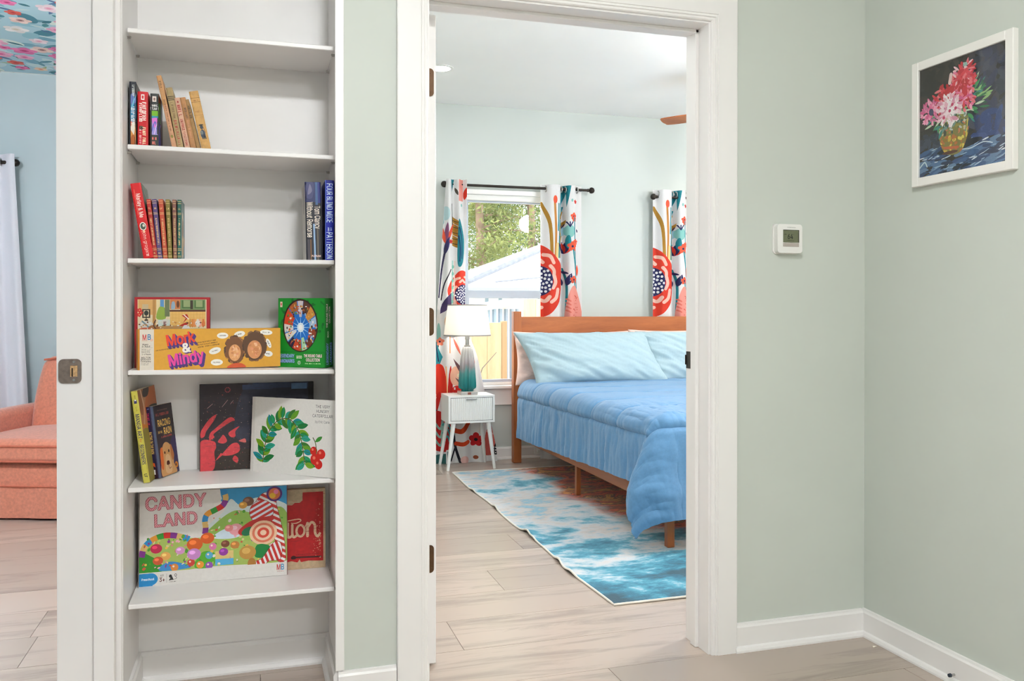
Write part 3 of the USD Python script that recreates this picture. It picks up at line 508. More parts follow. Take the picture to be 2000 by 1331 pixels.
for k, (x, y, rx, ry, an) in enumerate(((.222, .0925, .0155, .0085, 0), (.269, .096, .0155, .0085, 12), (.345, .1, .018, .0075, -4), (.352, .068, .006, .0145, 22), (.201, .05, .0165, .009, 17), (.206, .017, .0165, .009, 0), (.351, .0375, .0125, .0085, -8))):
    a.ell(x, y, rx, ry, (244, 240, 232), an); scrib(a, x, y, max(rx, ry)*1.15, .0034, (52, 44, 44), an if rx > ry else -62, 82+k)
# two plain curly wreaths stand in for the portraits
for x, y, rx, ry, c1, c2, c3 in ((.2555, .052, .028, .041, (122, 78, 46), (226, 160, 104), (158, 104, 62)), (.3115, .061, .034, .046, (96, 64, 42), (216, 146, 94), (132, 92, 58))):
    for _ in range(46): t_ = q.uniform(0, 2*PI); a.ell(x+rx*.86*math.cos(t_), y+ry*.86*math.sin(t_), .0062, .0062, q.choice([c1, c3, (82, 54, 40)]), n=4)
    a.ell(x, y, rx*.9, ry*.9, c1); a.ell(x, y-ry*.22, rx*.6, ry*.58, c2)
    for _ in range(26): t_, r_ = q.uniform(0, 6.28), math.sqrt(q.random())*.48; a.ell(x+rx*r_*math.cos(t_), y-ry*.22+ry*r_*math.sin(t_), rx*q.uniform(.06, .16), ry*q.uniform(.05, .12), q.choice([c2, (236, 178, 126), (206, 132, 84), (226, 150, 110), (240, 190, 150)]), q.uniform(0, 180), n=4)
a.blob([(.235, 0), (.285, 0), (.275, .012), (.25, .012)], (214, 88, 48)); a.blob([(.29, 0), (.345, 0), (.335, .014), (.3, .016)], M)
L = Art(.03, h, (206, 140, 40))
carton('long_game_box', 'long yellow game box lettered Mork & Mindy lying on its edge in front of the jigsaw', 'board game', -.2985, 2.503, shelf_z(4, -.15)+.0005, w, h, .03, math.atan2(.092, .373), a, L, lid=False, sides=(200, 146, 52))
# green puzzle box
w, h = .1475, .2045; a = Art(w, h, (20, 140, 40))
for _ in range(26):
    x, y = q.uniform(0, w), q.uniform(.055, h); a.leaf(x, y, .014, .006, q.uniform(0, 6.28), (10, 112, 34)); a.ell(x+.004, y, .0045, .0045, (12, 100, 34), n=4)
a.rect(0, .045, w, .0465, (12, 110, 34)); a.ell(.071, .124, .0565, .0785, (44, 26, 20)); a.ell(.071, .1235, .0535, .0755, (70, 44, 34)); a.ell(.071, .123, .052, .074, (30, 110, 200))
O = affinity.translate(affinity.scale(Point(0, 0).buffer(1, 12), .052, .074), .071, .123); c0 = np.array([.072, .118])
def wedge(t0, t1, r0, r1, c):
    p = [c0+np.array([math.cos(t)*.052*r, math.sin(t)*.074*r]) for r, tt in ((r0, (t0, t1)), (r1, (t1, t0))) for t in np.linspace(*tt, 6)]; a.add(Polygon(p).buffer(0).intersection(O), c)
for k, (t0, t1, r0, c) in enumerate(((1.42, 1.75, .42, (206, 196, 200)), (1.8, 2.3, .7, (172, 96, 46)), (2.35, 3.0, .5, (214, 66, 28)), (3.0, 3.35, .45, (226, 214, 206)), (3.4, 3.75, .3, (232, 222, 210)), (3.8, 4.2, .6, (40, 30, 60)), (4.15, 4.75, .5, (208, 74, 36)), (4.8, 5.15, .42, (176, 214, 170)), (5.2, 5.7, .62, (120, 56, 30)), (5.8, 6.2, .5, (150, 66, 36)), (0, .45, .55, (160, 190, 220)), (.5, .95, .5, (212, 146, 62)), (.95, 1.4, .62, (92, 54, 40)))): wedge(t0, t1, r0, 1.1, c)
for _ in range(120):
    t_, r_ = q.uniform(0, 6.28), q.uniform(.55, .97); p = c0+np.array([math.cos(t_)*.052*r_, math.sin(t_)*.074*r_])
    if O.contains(Point(p)): a.ell(*p, q.uniform(.001, .0035), q.uniform(.0015, .0045), q.choice([(196, 110, 50), (240, 236, 230), (60, 36, 30), (230, 180, 90), (90, 130, 60), (216, 90, 50), (150, 180, 210)]), n=3)
for k in range(12): t_ = k*PI/6; a.poly([c0+rot((.0, .0025), t_), c0+rot((.035, 0), t_), c0+rot((0, -.0025), t_)], (150, 200, 240))
a.ell(*c0, .011, .014, (226, 240, 250)); a.ell(*c0, .006, .008, (255, 255, 255)); a.rect(.006, .178, .0135, .194, (240, 214, 196)); a.rect(.008, .183, .0115, .19, (214, 80, 70))
for d, c in ((.0008, (10, 40, 100)), (0, (150, 178, 226))): a.text('LEGENDARY', .027+d, .034-d, .0098, c, sx=.62, fat=.03); a.text('LANDMARKS', .027+d, .019-d, .0098, c, sx=.6, fat=.03)
a.text('800', .067, .0305, .0085, (250, 244, 226), sx=.8); a.ell(.067, .014, .0048, .0055, (214, 232, 210)); a.ell(.067, .014, .003, .0036, (20, 120, 60)); a.ell(.067, .014, .0013, .0016, (214, 232, 210))
for d, c in ((.0007, (60, 20, 30)), (0, (250, 226, 226))): a.text('THE ROUND TABLE', .111+d, .0345-d, .0082, c, sx=.56, fat=.03); a.text('COLLECTION', .111+d, .0225-d, .0082, c, sx=.6, fat=.03)
scrib(a, .111, .0115, .05, .003, (210, 246, 190), 0, 88)
R = Art(.07, h, (18, 128, 38)); R.rect(0, 0, .004, h, (36, 176, 62))
for d, c in ((.0008, (60, 20, 30)), (0, (246, 228, 226))): R.text('THE ROUND TABLE', .017+d, .152-d, .009, c, 90, sx=.62, fat=.03); R.text('COLLECTION', .034+d, .155-d, .009, c, 90, sx=.62, fat=.03)
R.text('800', .024, .097, .009, (240, 246, 220), 90, sx=.8)
for d, c in ((.0009, (8, 30, 80)), (0, (140, 170, 226))): R.text('LEGENDARY', .02+d, .04-d, .014, c, 90, sx=.56, fat=.03); R.text('LANDMARKS', .043+d, .04-d, .014, c, 90, sx=.56, fat=.03)
th = math.atan2(-.073, .1268)
carton('puzzle_box', 'green puzzle box with a round landmark picture, angled at the right of its shelf', 'jigsaw puzzle', .0718, 2.6245, shelf_z(4, .13)+.0005, w, h, .052, th, a, None, R, sides=(18, 128, 38), lid=False)

# ---- fifth shelf: guide book, dog novel, two big picture books
a = Art(.0172, .257, (206, 196, 82)); a.text('MANGA ART', .0086, .158, .0108, (42, 48, 88), -90, sx=.78); a.text('for', .0088, .1185, .006, (196, 110, 50), -90, sx=.9, skew=12); a.text('BEGINNERS', .0086, .079, .0108, (42, 48, 88), -90, sx=.66); a.rect(.005, .222, .0125, .232, (56, 50, 106)); a.rect(.007, .229, .011, .2325, (240, 240, 240)); scrib(a, .0088, .208, .012, .0042, (150, 140, 50), -90, 90); scrib(a, .0088, .24, .01, .004, (160, 148, 60), -90, 91); scrib(a, .0088, .018, .014, .008, (60, 56, 54), -90, 92)
k = Art(.188, .257, (164, 142, 62)); k.rect(0, .14, .188, .257, (196, 132, 84)); k.blob([(.05, .2), (.1, .185), (.188, .2), (.188, .257), (.11, .25)], (206, 106, 44)); k.blob([(.0, .2), (.03, .19), (.05, .257), (0, .257)], (150, 90, 50)); k.blob([(.05, .235), (.1, .235), (.12, .257), (.06, .257)], (44, 20, 14)); k.line([(.03, .257), (.045, .2), (.02, .15)], .01, (220, 176, 140)); k.blob([(.07, .195), (.12, .175), (.188, .18), (.188, .2), (.12, .205)], (60, 50, 30)); k.rect(.12, .155, .188, .18, (226, 214, 206)); k.line([(.0, .16), (.05, .15), (.1, .165)], .012, (214, 130, 44)); k.blob([(0, .0), (.1, .0), (.1, .12), (0, .14)], (150, 136, 56))
book('tall yellow paperback lettered MANGA ART for BEGINNERS, leaning at the left end of its shelf', -.2915, 2.56, shelf_z(5, -.28)+.0005, .0172, .257, .188, a, (190, 178, 70), lean=math.atan2(.0334, .255), yaw=-.13, cover=k)
a = Art(.0185, .205, (34, 26, 66)); a.rect(.0155, 0, .0185, .205, (104, 104, 160)); a.rect(0, 0, .015, .03, (50, 18, 40)); a.text('THE ART', .0078, .177, .0062, (206, 60, 96), -90, sx=.62); a.text('OF', .0078, .157, .005, (206, 60, 96), -90, sx=.8); a.text('RACING IN THE RAIN', .0082, .102, .0088, (238, 196, 106), -90, sx=.5); a.poly([(.004, .038), (.0115, .032), (.0105, .044), (.006, .046)], (226, 92, 40)); a.rect(.005, .012, .0095, .026, (226, 222, 226)); scrib(a, .008, .199, .009, .003, (120, 150, 210), 0, 93)
k = Art(.116, .205, (62, 54, 58)); k.rect(0, 0, .012, .205, (92, 104, 130)); k.blob([(.07, 0), (.116, 0), (.116, .1), (.085, .09)], (54, 40, 84)); k.rect(.012, 0, .03, .05, (64, 22, 52)); scrib(k, .06, .19, .06, .003, (150, 110, 110), 0, 94); scrib(k, .06, .178, .075, .008, (196, 90, 84), 0, 95)
k.text('RACING', .062, .153, .0185, (238, 190, 96), 0, sx=.72); k.text('IN THE', .035, .127, .0065, (238, 190, 96), 0, sx=.75); k.text('RAIN', .077, .128, .0185, (238, 190, 96), 0, sx=.72); scrib(k, .068, .112, .06, .005, (196, 80, 70), 0, 96)
# the dog on the cover
k.blob([(.02, .0), (.026, .06), (.04, .088), (.06, .095), (.082, .082), (.094, .052), (.09, .03), (.1, 0)], (214, 160, 102)); k.blob([(.022, .075), (.034, .082), (.036, .05), (.03, .02), (.019, .03)], (222, 110, 50)); k.blob([(.083, .086), (.092, .07), (.096, .05), (.085, .038), (.078, .06)], (186, 110, 54)); k.blob([(.042, .01), (.075, .008), (.072, .05), (.058, .06), (.046, .05)], (228, 186, 136)); k.ell(.046, .066, .0035, .0042, (60, 30, 20)); k.ell(.069, .068, .004, .0046, (60, 30, 20)); k.blob([(.05, .03), (.066, .03), (.064, .04), (.052, .04)], (90, 44, 30)); k.line([(.058, .03), (.062, .018), (.072, .02)], .002, (120, 60, 36)); k.ell(.103, .022, .009, .009, (226, 136, 36)); k.ell(.1, .022, .004, .004, (90, 50, 30))
book('dark paperback about racing in the rain with a tan dog on its cover', -.272, 2.615, shelf_z(5, -.26)+.0005, .0185, .205, .116, a, (40, 30, 60), lean=math.atan2(.0265, .203), yaw=-.40, cover=k)
w, h = .332, .2595; a = Art(w, h, (52, 42, 50)); a.blob([(0, 0), (.2, 0), (.14, .06), (0, .05)], (56, 44, 38)); a.blob([(.1, .1), (.2, .1), (.332, .2), (.332, .2595), (.14, .2595)], (54, 54, 72)); a.rect(.15, .243, w, .2595, (58, 70, 102)); a.rect(.12, .24, .21, .255, (62, 74, 108)); a.rect(.265, .238, .312, .256, (110, 146, 190)); a.rect(.316, .2, w, .2595, (30, 26, 30))
RD = (224, 68, 76)
a.blob([(.0, .0), (.033, 0), (.042, .02), (.04, .055), (.045, .07), (.038, .088), (.0, .086)], RD); a.blob([(.002, .1), (.012, .104), (.018, .12), (.04, .152), (.045, .168), (.026, .155), (.008, .13), (.001, .115)], RD)
a.blob([(.026, .092), (.04, .1), (.04, .112), (.085, .143), (.098, .148), (.092, .157), (.078, .155), (.045, .128), (.028, .112)], RD); a.blob([(.05, .085), (.066, .08), (.076, .088), (.066, .106), (.058, .098)], RD); a.blob([(.08, .11), (.088, .098), (.1, .1), (.1, .115), (.112, .13), (.095, .122)], RD); a.blob([(.062, .045), (.09, .044), (.112, .056), (.108, .078), (.09, .078), (.07, .058)], RD); a.poly([(.042, .028), (.066, .048), (.058, .052)], RD); a.blob([(.092, .03), (.105, .02), (.108, .033), (.098, .042)], RD); a.blob([(.11, .085), (.13, .08), (.128, .092), (.118, .09)], (230, 110, 106))
for _ in range(150):
    x, y = q.uniform(.003, .16), q.uniform(.003, .235)
    c = q.choice([(226, 96, 96), (206, 170, 150), (150, 140, 90), (230, 200, 190), (180, 80, 60)]); a.ell(x, y, q.uniform(.0004, .0016), q.uniform(.0003, .0009), c, q.uniform(0, 180), n=2)
for p0, p1 in (((.062, .19), (.078, .21)), ((.086, .198), (.094, .208)), ((.02, .187), (.035, .2))): a.line([p0, p1], .0012, (200, 150, 150))
for k_ in range(10): t_ = k_*.63; a.ell(.078+.007*math.cos(t_), .241+.007*math.sin(t_), .0018, .0014, (196, 80, 84), n=3)
for _ in range(130): x = q.uniform(.005, w); y = q.uniform(.01, h); a.rect(x, y, x+q.uniform(.004, .02), y+.0007, q.choice([(66, 56, 64), (44, 36, 44), (70, 70, 90)]))
bk = Thing('picture_book', 'large black picture book with a red painted handprint, behind the white picture book', 'book', (-.1515, 2.705, shelf_z(5, -.1)+.0005), .045, tiltx=.03)
bk.part('cover', cat(bx(0, w, 0, .0025, 0, h, .0008), bx(0, w, .0095, .012, 0, h, .0008), bx(-.002, .001, .0005, .0115, 0, h, .0006)), plain('black_board', (34, 28, 32), .5, .2, 80)); bk.part('page_block', bx(.001, w-.004, .0025, .0095, .004, h-.004), PAPER)
g, c = a.on((0, -.0003, 0), (1, 0, 0), (0, 0, 1)); bk.part('cover_print', g, WORN, col=c)
# white picture book; a plain garland of leaves and a red berry in the place of its drawing
w, h = .302, .2225; a = Art(w, h, (232, 229, 224)); a.rect(0, 0, .009, h, (222, 218, 212)); a.rect(.0092, 0, .0098, h, (200, 196, 190))
GR = [(34, 140, 52), (96, 160, 40), (20, 120, 60), (40, 160, 140), (24, 140, 150), (120, 164, 36), (60, 120, 40), (30, 150, 90)]
arc = catmull([(.045, .03), (.05, .075), (.066, .125), (.1, .158), (.14, .16), (.17, .13), (.186, .085), (.196, .035)], False, 4)
for k_, p in enumerate(arc):
    t_ = np.gradient(arc, axis=0)[k_]; an = math.atan2(t_[1], t_[0])
    for sgn in (1, -1):
        c_ = GR[(k_*3+sgn) % 8]; q2 = an+sgn*(.95+.25*math.sin(k_*2.1)); a.leaf(*p, .037+.006*math.sin(k_*1.7), .017, q2, c_); a.line([p, p+rot((.03, 0), q2)], .0016, GR[(k_*3+sgn+4) % 8])
a.line(arc, .0028, (84, 92, 30))
for x, y, r_ in ((.232, .05, .0165), (.252, .066, .0145), (.244, .036, .0135), (.226, .074, .0125)): a.ell(x, y, r_, r_, (210, 34, 26)); a.ell(x-.004, y+.004, r_*.3, r_*.3, (240, 120, 96), n=4)
a.line([(.236, .066), (.232, .095), (.222, .112)], .0026, (84, 92, 30)); a.leaf(.23, .1, .03, .012, .6, (60, 140, 50))
for t_, y in (('THE VERY', .203), ('HUNGRY', .1895), ('CATERPILLAR', .176)): a.text(t_, .253, y, .0088, (74, 72, 78), sx=.86, bold=False, align=0)
a.text('by Eric Carle', .253, .159, .0072, (100, 98, 104), sx=.85, bold=False)
pb = Thing('picture_book', 'white picture book with a green leaf garland, front right of its shelf', 'book', (-.0085, 2.681, shelf_z(5, .1)+.0005), math.atan2(-.1895, .229), tiltx=.055)
pb.part('cover', cat(bx(0, w, 0, .0025, 0, h, .0008), bx(0, w, .0085, .011, 0, h, .0008), bx(-.002, .001, .0005, .0105, 0, h, .0006)), plain('white_board', (232, 229, 224), .4)); pb.part('page_block', bx(.001, w-.004, .0025, .0085, .004, h-.004), PAPER)
g, c = a.on((0, -.0003, 0), (1, 0, 0), (0, 0, 1)); pb.part('cover_print', g, GLOSS, col=c)

# ---- bottom shelf: candy board game and a worn red box
w, h = .4125, .266; a = Art(w, h, (226, 221, 216)); SKY_, GRN = (52, 152, 206), (124, 178, 56)
a.blob([(.22, .265), (.225, .24), (.24, .225), (.412, .2), (.42, .27), (.22, .28)], SKY_); a.blob([(.23, .2), (.25, .235), (.28, .215), (.33, .235), (.42, .2), (.42, .1), (.2, .1), (.18, .15)], (214, 226, 226)); a.blob([(.18, .128), (.2, .16), (.26, .2), (.32, .19), (.4, .2), (.42, .1), (.25, .1)], (150, 188, 84))
a.blob([(0, .035), (0, .09), (.03, .135), (.07, .148), (.11, .138), (.15, .128), (.22, .13), (.3, .11), (.42, .12), (.42, .045), (.2, .042)], (168, 190, 96)); a.blob([(0, .035), (.055, .035), (.06, .06), (.03, .085), (0, .095)], (54, 146, 40)); a.blob([(.15, .043), (.2, .043), (.205, .08), (.17, .085)], (84, 170, 44)); a.blob([(.06, .04), (.14, .045), (.09, .065), (.058, .055)], (60, 140, 206)); a.rect(.207, .044, .258, .062, (86, 178, 226)); a.rect(.207, .062, .258, .085, (226, 198, 126)); a.blob([(.2, .125), (.26, .12), (.3, .14), (.24, .15)], (206, 222, 236))
def ribbon(pts, cols, wd):
    p = catmull(pts, False, 10); L_ = np.r_[0, np.cumsum(np.linalg.norm(np.diff(p, axis=0), axis=1))]; n_ = len(cols); T_ = np.gradient(p, axis=0); T_ /= np.linalg.norm(T_, axis=1)[:, None]; N_ = np.stack([-T_[:, 1], T_[:, 0]], 1)*wd/2
    at = lambda s_, Q: np.array([np.interp(s_, L_, Q[:, k_]) for k_ in (0, 1)])
    for k_, c in enumerate(cols):
        ss = np.linspace(L_[-1]*k_/n_, L_[-1]*(k_+1)/n_, 5); a.poly([at(s_, p+N_) for s_ in ss]+[at(s_, p-N_) for s_ in ss[::-1]], c)
RB, RO, RG, RR, RP, RT = (40, 140, 204), (226, 152, 50), (50, 150, 50), (216, 40, 36), (128, 46, 140), (222, 184, 110)
ribbon([(.006, .083), (.012, .108), (.03, .128), (.06, .14), (.09, .14), (.12, .132), (.135, .126)], [RP, RT, RB, RO, RG, RR, RP, RT, RB], .0165)
ribbon([(.228, .266), (.236, .24), (.228, .218), (.205, .205), (.185, .195), (.178, .178), (.18, .155), (.178, .138)], [RB, RT, RP, RR, RG, RO, RB, RT, RP], .016)
for s_, x, y, hh in (('CANDY', .098, .236, .036), ('LAND', .098, .186, .034)):
    g_ = letters(s_, True).buffer(.035); x0, y0, x1, y1 = g_.bounds; g_ = affinity.translate(affinity.rotate(affinity.scale(affinity.translate(g_, -(x0+x1)/2, -.5), hh*.95, hh, origin=(0, 0)), 1.5, origin=(0, 0)), x, y)
    a.add(g_, (150, 40, 66)); a.add(g_.buffer(-.0011), (206, 96, 116))
    for k_ in range(34): a.add(affinity.rotate(sbox(x-.09+k_*.0056, y-.03, x-.0875+k_*.0056, y+.03), -38).intersection(g_.buffer(-.0011)), (240, 178, 186))
for _ in range(240):      # shrubs, sweets and flowers over the hills
    x, y = q.uniform(.004, .405), q.uniform(.046, .13) if q.random() < .6 else q.uniform(.12, .2)
    if y > .135 and x < .185: continue
    a.ell(x, y, q.uniform(.0015, .006), q.uniform(.0012, .0045), q.choice([(84, 160, 50), (190, 206, 110), (236, 170, 186), (236, 226, 214), (206, 90, 60), (150, 60, 150), (236, 190, 80), (70, 140, 50), (226, 206, 150), (220, 130, 140)]), q.uniform(0, 90), n=4)
for x, y, c in ((.14, .058, (206, 66, 50)), (.165, .05, (236, 150, 50)), (.19, .046, (150, 84, 180)), (.19, .075, (86, 170, 206)), (.2, .1, (220, 120, 170)), (.095, .048, (226, 140, 60))): a.ell(x, y, .0105, .0105, c, n=6); a.ell(x-.003, y+.003, .003, .003, (250, 226, 206), n=4)
for x, y, r_, c in ((.045, .105, .016, (196, 40, 80)), (.07, .082, .014, (232, 170, 90)), (.11, .095, .013, (216, 150, 200)), (.05, .07, .014, (206, 90, 50)), (.185, .125, .019, (214, 92, 30)), (.15, .11, .022, (214, 96, 34)), (.148, .082, .019, (206, 140, 206)), (.235, .105, .012, (120, 66, 46)), (.23, .082, .013, (150, 60, 160)), (.262, .1, .013, (196, 130, 60)), (.265, .145, .02, (236, 160, 170)), (.245, .15, .012, (232, 140, 140)), (.3, .225, .016, (120, 80, 60)), (.285, .215, .012, (206, 150, 60)), (.33, .2, .012, (196, 60, 60))):     # gumdrops and peppermints
    a.ell(x, y, r_, r_*.85, c, n=7); a.ell(x-r_*.25, y+r_*.25, r_*.45, r_*.3, tuple(min(255, int(v_*1.18+20)) for v_ in c), n=5)
# a big striped candy cane and lollipop take the place of the figure
def stripes(g_, n_, ang, c1, c2):
    a.add(g_.buffer(.0012), (120, 24, 24)); a.add(g_, c1); x0, y0, x1, y1 = g_.bounds; L_ = math.hypot(x1-x0, y1-y0)
    for k_ in range(n_): s_ = (k_+.5)/n_*L_-L_/2; a.add(affinity.translate(affinity.rotate(sbox(s_-L_/n_*.27, -L_, s_+L_/n_*.27, L_), ang, origin=(0, 0)), (x0+x1)/2, (y0+y1)/2).intersection(g_), c2)
RW = (204, 46, 40); stripes(LineString(catmull([(.395, .052), (.388, .12), (.37, .2), (.365, .225), (.35, .235), (.335, .22)], False, 8)).buffer(.013), 15, 62, (240, 236, 234), RW)
stripes(Point(.338, .192).buffer(.034, 12), 7, -62, (226, 230, 240), RW); a.blob([(.272, .14), (.31, .168), (.368, .178), (.37, .165), (.32, .15), (.285, .126)], (190, 40, 36)); a.ell(.3, .137, .02, .012, (20, 110, 70), 20)
a.ell(.343, .13, .04, .036, (240, 196, 160)); 
for r_, c in ((.032, (226, 120, 90)), (.025, (244, 206, 176)), (.017, (214, 70, 50)), (.009, (244, 206, 176))): a.ell(.343, .13, r_, r_*.9, c)
a.blob([(.32, .06), (.36, .06), (.36, .09), (.325, .095)], (20, 130, 60)); stripes(Polygon(catmull([(.315, .045), (.34, .055), (.375, .1), (.395, .09), (.392, .05), (.36, .045), (.335, .03)])).buffer(0), 8, 20, (236, 232, 234), RW); a.ell(.298, .075, .024, .02, (196, 146, 66)); a.ell(.294, .08, .012, .009, (222, 178, 96)); a.ell(.31, .042, .012, .016, (176, 120, 50))
a.ell(.375, .243, .023, .0225, (84, 40, 120)); a.ell(.375, .243, .017, .017, (226, 120, 70)); a.ell(.37, .238, .009, .008, (240, 190, 60)); a.ell(.38, .249, .007, .007, (236, 130, 170))
a.rect(0, 0, w, .0385, (228, 223, 218)); a.rect(0, 0, .036, .036, (34, 140, 204)); a.ell(.03, .019, .02, .0175, (34, 140, 204)); a.text('Preschool', .0235, .0195, .0062, (250, 250, 250), 0, sx=.85); a.text('AGE', .061, .028, .0052, (90, 70, 66), sx=.7, bold=False); a.text('3+', .0615, .0155, .0105, (110, 66, 60), sx=.85); a.rect(.0735, .006, .0741, .032, (120, 110, 106)); scrib(a, .06, .0225, .01, .003, (130, 100, 96), 0, 97)
a.ell(.084, .024, .004, .0045, (50, 46, 46)); a.poly([(.079, .012), (.093, .013), (.088, .024)], (50, 46, 46)); a.ell(.098, .026, .0035, .004, (90, 84, 84)); a.ell(.098, .026, .0022, .0026, (228, 223, 218)); a.line([(.094, .014), (.101, .017), (.098, .022)], .0012, (90, 84, 84)); scrib(a, .09, .008, .018, .0025, (120, 110, 106), 0, 98)
a.text('M', .387, .025, .0165, (206, 56, 56), sx=.62); a.text('B', .3985, .025, .0165, (50, 140, 190), sx=.7); scrib(a, .393, .0125, .02, .003, (190, 120, 110), 0, 99); a.rect(w-.0012, 0, w, h, (130, 60, 60))
R = Art(.045, h, (150, 60, 66))
for k_ in range(60): R.ell(q.uniform(0, .045), q.uniform(0, h), .003, .002, q.choice([(230, 220, 210), (90, 30, 40), (60, 120, 60), (220, 120, 60)]), n=3)
carton('board_game', 'white board game box lettered CANDY LAND with a striped candy cane picture', 'board game', -.3145, 2.656, shelf_z(6, -.1)+.0005, w, h, .042, -.012, a, Art(.045, h, (190, 176, 168)), R, sides=(206, 198, 190), tiltx=.075)
w, h = .2405, .2435; a = Art(w, h, (214, 186, 150)); x0 = w-.114; a.rect(.004, .0215, w-.0065, h-.0095, (196, 26, 30))
a.poly([(x0-.02, h-.045), (x0+.014, h-.047), (x0+.022, h-.04), (x0+.036, h-.041), (x0+.045, h-.034), (x0+.046, h), (x0-.02, h)], (206, 188, 154))
a.poly([(x0-.02, .02), (x0+.012, .026), (x0+.03, .0205), (x0+.036, .03), (x0+.04, .021), (x0+.062, .024), (x0+.1, .021), (x0+.1, .01), (x0-.02, .01)], (212, 186, 148))
TI = (244, 206, 170); a.line([(x0-.02, .146), (x0+.03, .153), (x0+.04, .148), (x0+.026, .141), (x0+.012, .142)], .0032, TI); a.line([(x0+.0145, .136), (x0+.0145, .108), (x0+.019, .099), (x0+.027, .103)], .0075, TI); a.line([(x0+.001, .142), (x0+.001, .105), (x0+.006, .099), (x0+.014, .104)], .0075, TI)
o_ = affinity.scale(Point(x0+.039, .117).buffer(1, 10), .0155, .0205).difference(affinity.scale(Point(x0+.039, .117).buffer(1, 10), .0085, .0135)); a.add(o_, TI)
a.line([(x0+.05, .125), (x0+.058, .136)], .004, TI); a.line([(x0+.06, .139), (x0+.06, .1)], .0085, TI); a.line([(x0+.06, .125), (x0+.072, .141), (x0+.082, .132), (x0+.083, .108), (x0+.09, .097), (x0+.097, .105)], .0078, TI)
a.line([(x0+.02, .0365), (x0+.1, .034)], .005, (74, 20, 20)); a.ell(x0+.018, .036, .008, .006, (60, 16, 18)); scrib(a, x0+.06, .044, .07, .0025, (120, 20, 24), 0, 100); a.rect(x0+.01, .0865, x0+.036, .0873, (120, 20, 24))
for _ in range(70):
    x = x0+.1-abs(q.gauss(0, .012)); a.ell(x, q.uniform(.03, .2) if q.random() < .4 else q.uniform(.05, .13), q.uniform(.0004, .002), q.uniform(.0004, .0022), (232, 170, 140), q.uniform(0, 90), n=2)
for _ in range(40): a.rect(xx := q.uniform(x0, x0+.1), yy := q.uniform(.03, .23), xx+q.uniform(.005, .03), yy+.0008, q.choice([(184, 22, 28), (206, 40, 42), (176, 24, 30)]))
carton('flat_game_box', 'worn red game box with a torn corner, half hidden behind the candy board game', 'board game', -.0265, 2.702, shelf_z(6, .15)+.0005, w, h, .036, -.015, a, sides=(190, 160, 124), m=WORN, tiltx=.035)

# ---------------------------------------------------------------- bedroom
# rug: a marbled print in teal, white and rust
ru = {'g': ('geometry', {}), 's': ('separate_xyz', {}), 'mp': ('mapping', {'scale': (1.0, 1.7, 1)}), 'n1': ('noise_texture', {'scale': 1.5, 'detail': 9, 'roughness': .66, 'distortion': .35}), 'n2': ('noise_texture', {'scale': 7, 'detail': 8, 'roughness': .7}), 'n3': ('noise_texture', {'scale': 3.8, 'detail': 8, 'roughness': .7, 'distortion': .5}),
    'gy': ('map_range', {'from_min': 2.95, 'from_max': 4.1, 'to_min': -.17, 'to_max': .045, 'clamp': True}), 'a1': ('math', {'math_type': 'add'}), 'm2': ('math', {'math_type': 'multiply_add', 'value2': .42, 'value3': -.21}), 'a2': ('math', {'math_type': 'add'}),
    'r1': ('rgb_ramp', {'ramp': [(.27, lin((18, 66, 84))), (.36, lin((20, 108, 134))), (.43, lin((74, 154, 178))), (.485, lin((172, 192, 202))), (.53, lin((204, 204, 206))), (.59, lin((204, 192, 186))), (.65, lin((120, 180, 204))), (.72, lin((212, 210, 210)))]}),
    'r2': ('rgb_ramp', {'ramp': [(.32, lin((60, 26, 14))), (.41, lin((160, 50, 20))), (.47, lin((232, 96, 34))), (.52, lin((80, 36, 20))), (.58, lin((230, 150, 60))), (.64, lin((150, 60, 24))), (.72, lin((170, 150, 138)))]}),
    'mx': ('map_range', {'from_min': 1.55, 'from_max': 2.15, 'to_min': -.55, 'to_max': .62}), 'my': ('map_range', {'from_min': 3.1, 'from_max': 4.3, 'to_min': -.9, 'to_max': 0, 'clamp': True}), 'ma': ('math', {'math_type': 'add'}), 'mn': ('math', {'math_type': 'multiply_add', 'value2': 1.5, 'value3': -.75}), 'mb': ('math', {'math_type': 'add'}),
    'mk': ('map_range', {'from_min': -.12, 'from_max': .12, 'to_min': 0, 'to_max': 1, 'clamp': True}), 'mix': ('mix_color', {}), 'p': ('principled_bsdf', {'roughness': .9, 'sheen_weight': .2}), 'b': ('bump', {'strength': .3, 'distance': .003}), 'nb': ('noise_texture', {'scale': 260, 'detail': 2})}
RUG = mat('rug_marbled', ru, [('g.position', 's.vector'), ('g.position', 'mp.vector'), ('mp.vector', 'n1.vector'), ('mp.vector', 'n2.vector'), ('mp.vector', 'n3.vector'), ('s.y', 'gy.value'), ('n1.fac', 'a1.value1'), ('gy.result', 'a1.value2'), ('n2.fac', 'm2.value1'), ('a1.value', 'a2.value1'), ('m2.value', 'a2.value2'), ('a2.value', 'r1.fac'),
    ('n3.fac', 'r2.fac'), ('s.x', 'mx.value'), ('s.y', 'my.value'), ('mx.result', 'ma.value1'), ('my.result', 'ma.value2'), ('n1.fac', 'mn.value1'), ('ma.value', 'mb.value1'), ('mn.value', 'mb.value2'), ('mb.value', 'mk.value'), ('mk.result', 'mix.fac'), ('r1.color', 'mix.a'), ('r2.color', 'mix.b'), ('mix.result', 'p.base_color'),
    ('g.position', 'nb.vector'), ('nb.fac', 'b.height'), ('b.normal', 'p.normal')])
RX0, RX1, RY0, RY1 = 1.287, 3.45, 2.945, 5.66
def rug_z(x, y):
    e = np.exp(-((x-RX0)/.06)**2); b = sum(np.exp(-((y-c)/.045)**2)*h for c, h in ((5.05, .010), (4.58, .013), (4.02, .016), (3.92, .010), (3.52, .014), (3.36, .012)))
    return .0055+e*b+.0012*np.sin(y*9)*np.sin(x*5)**2
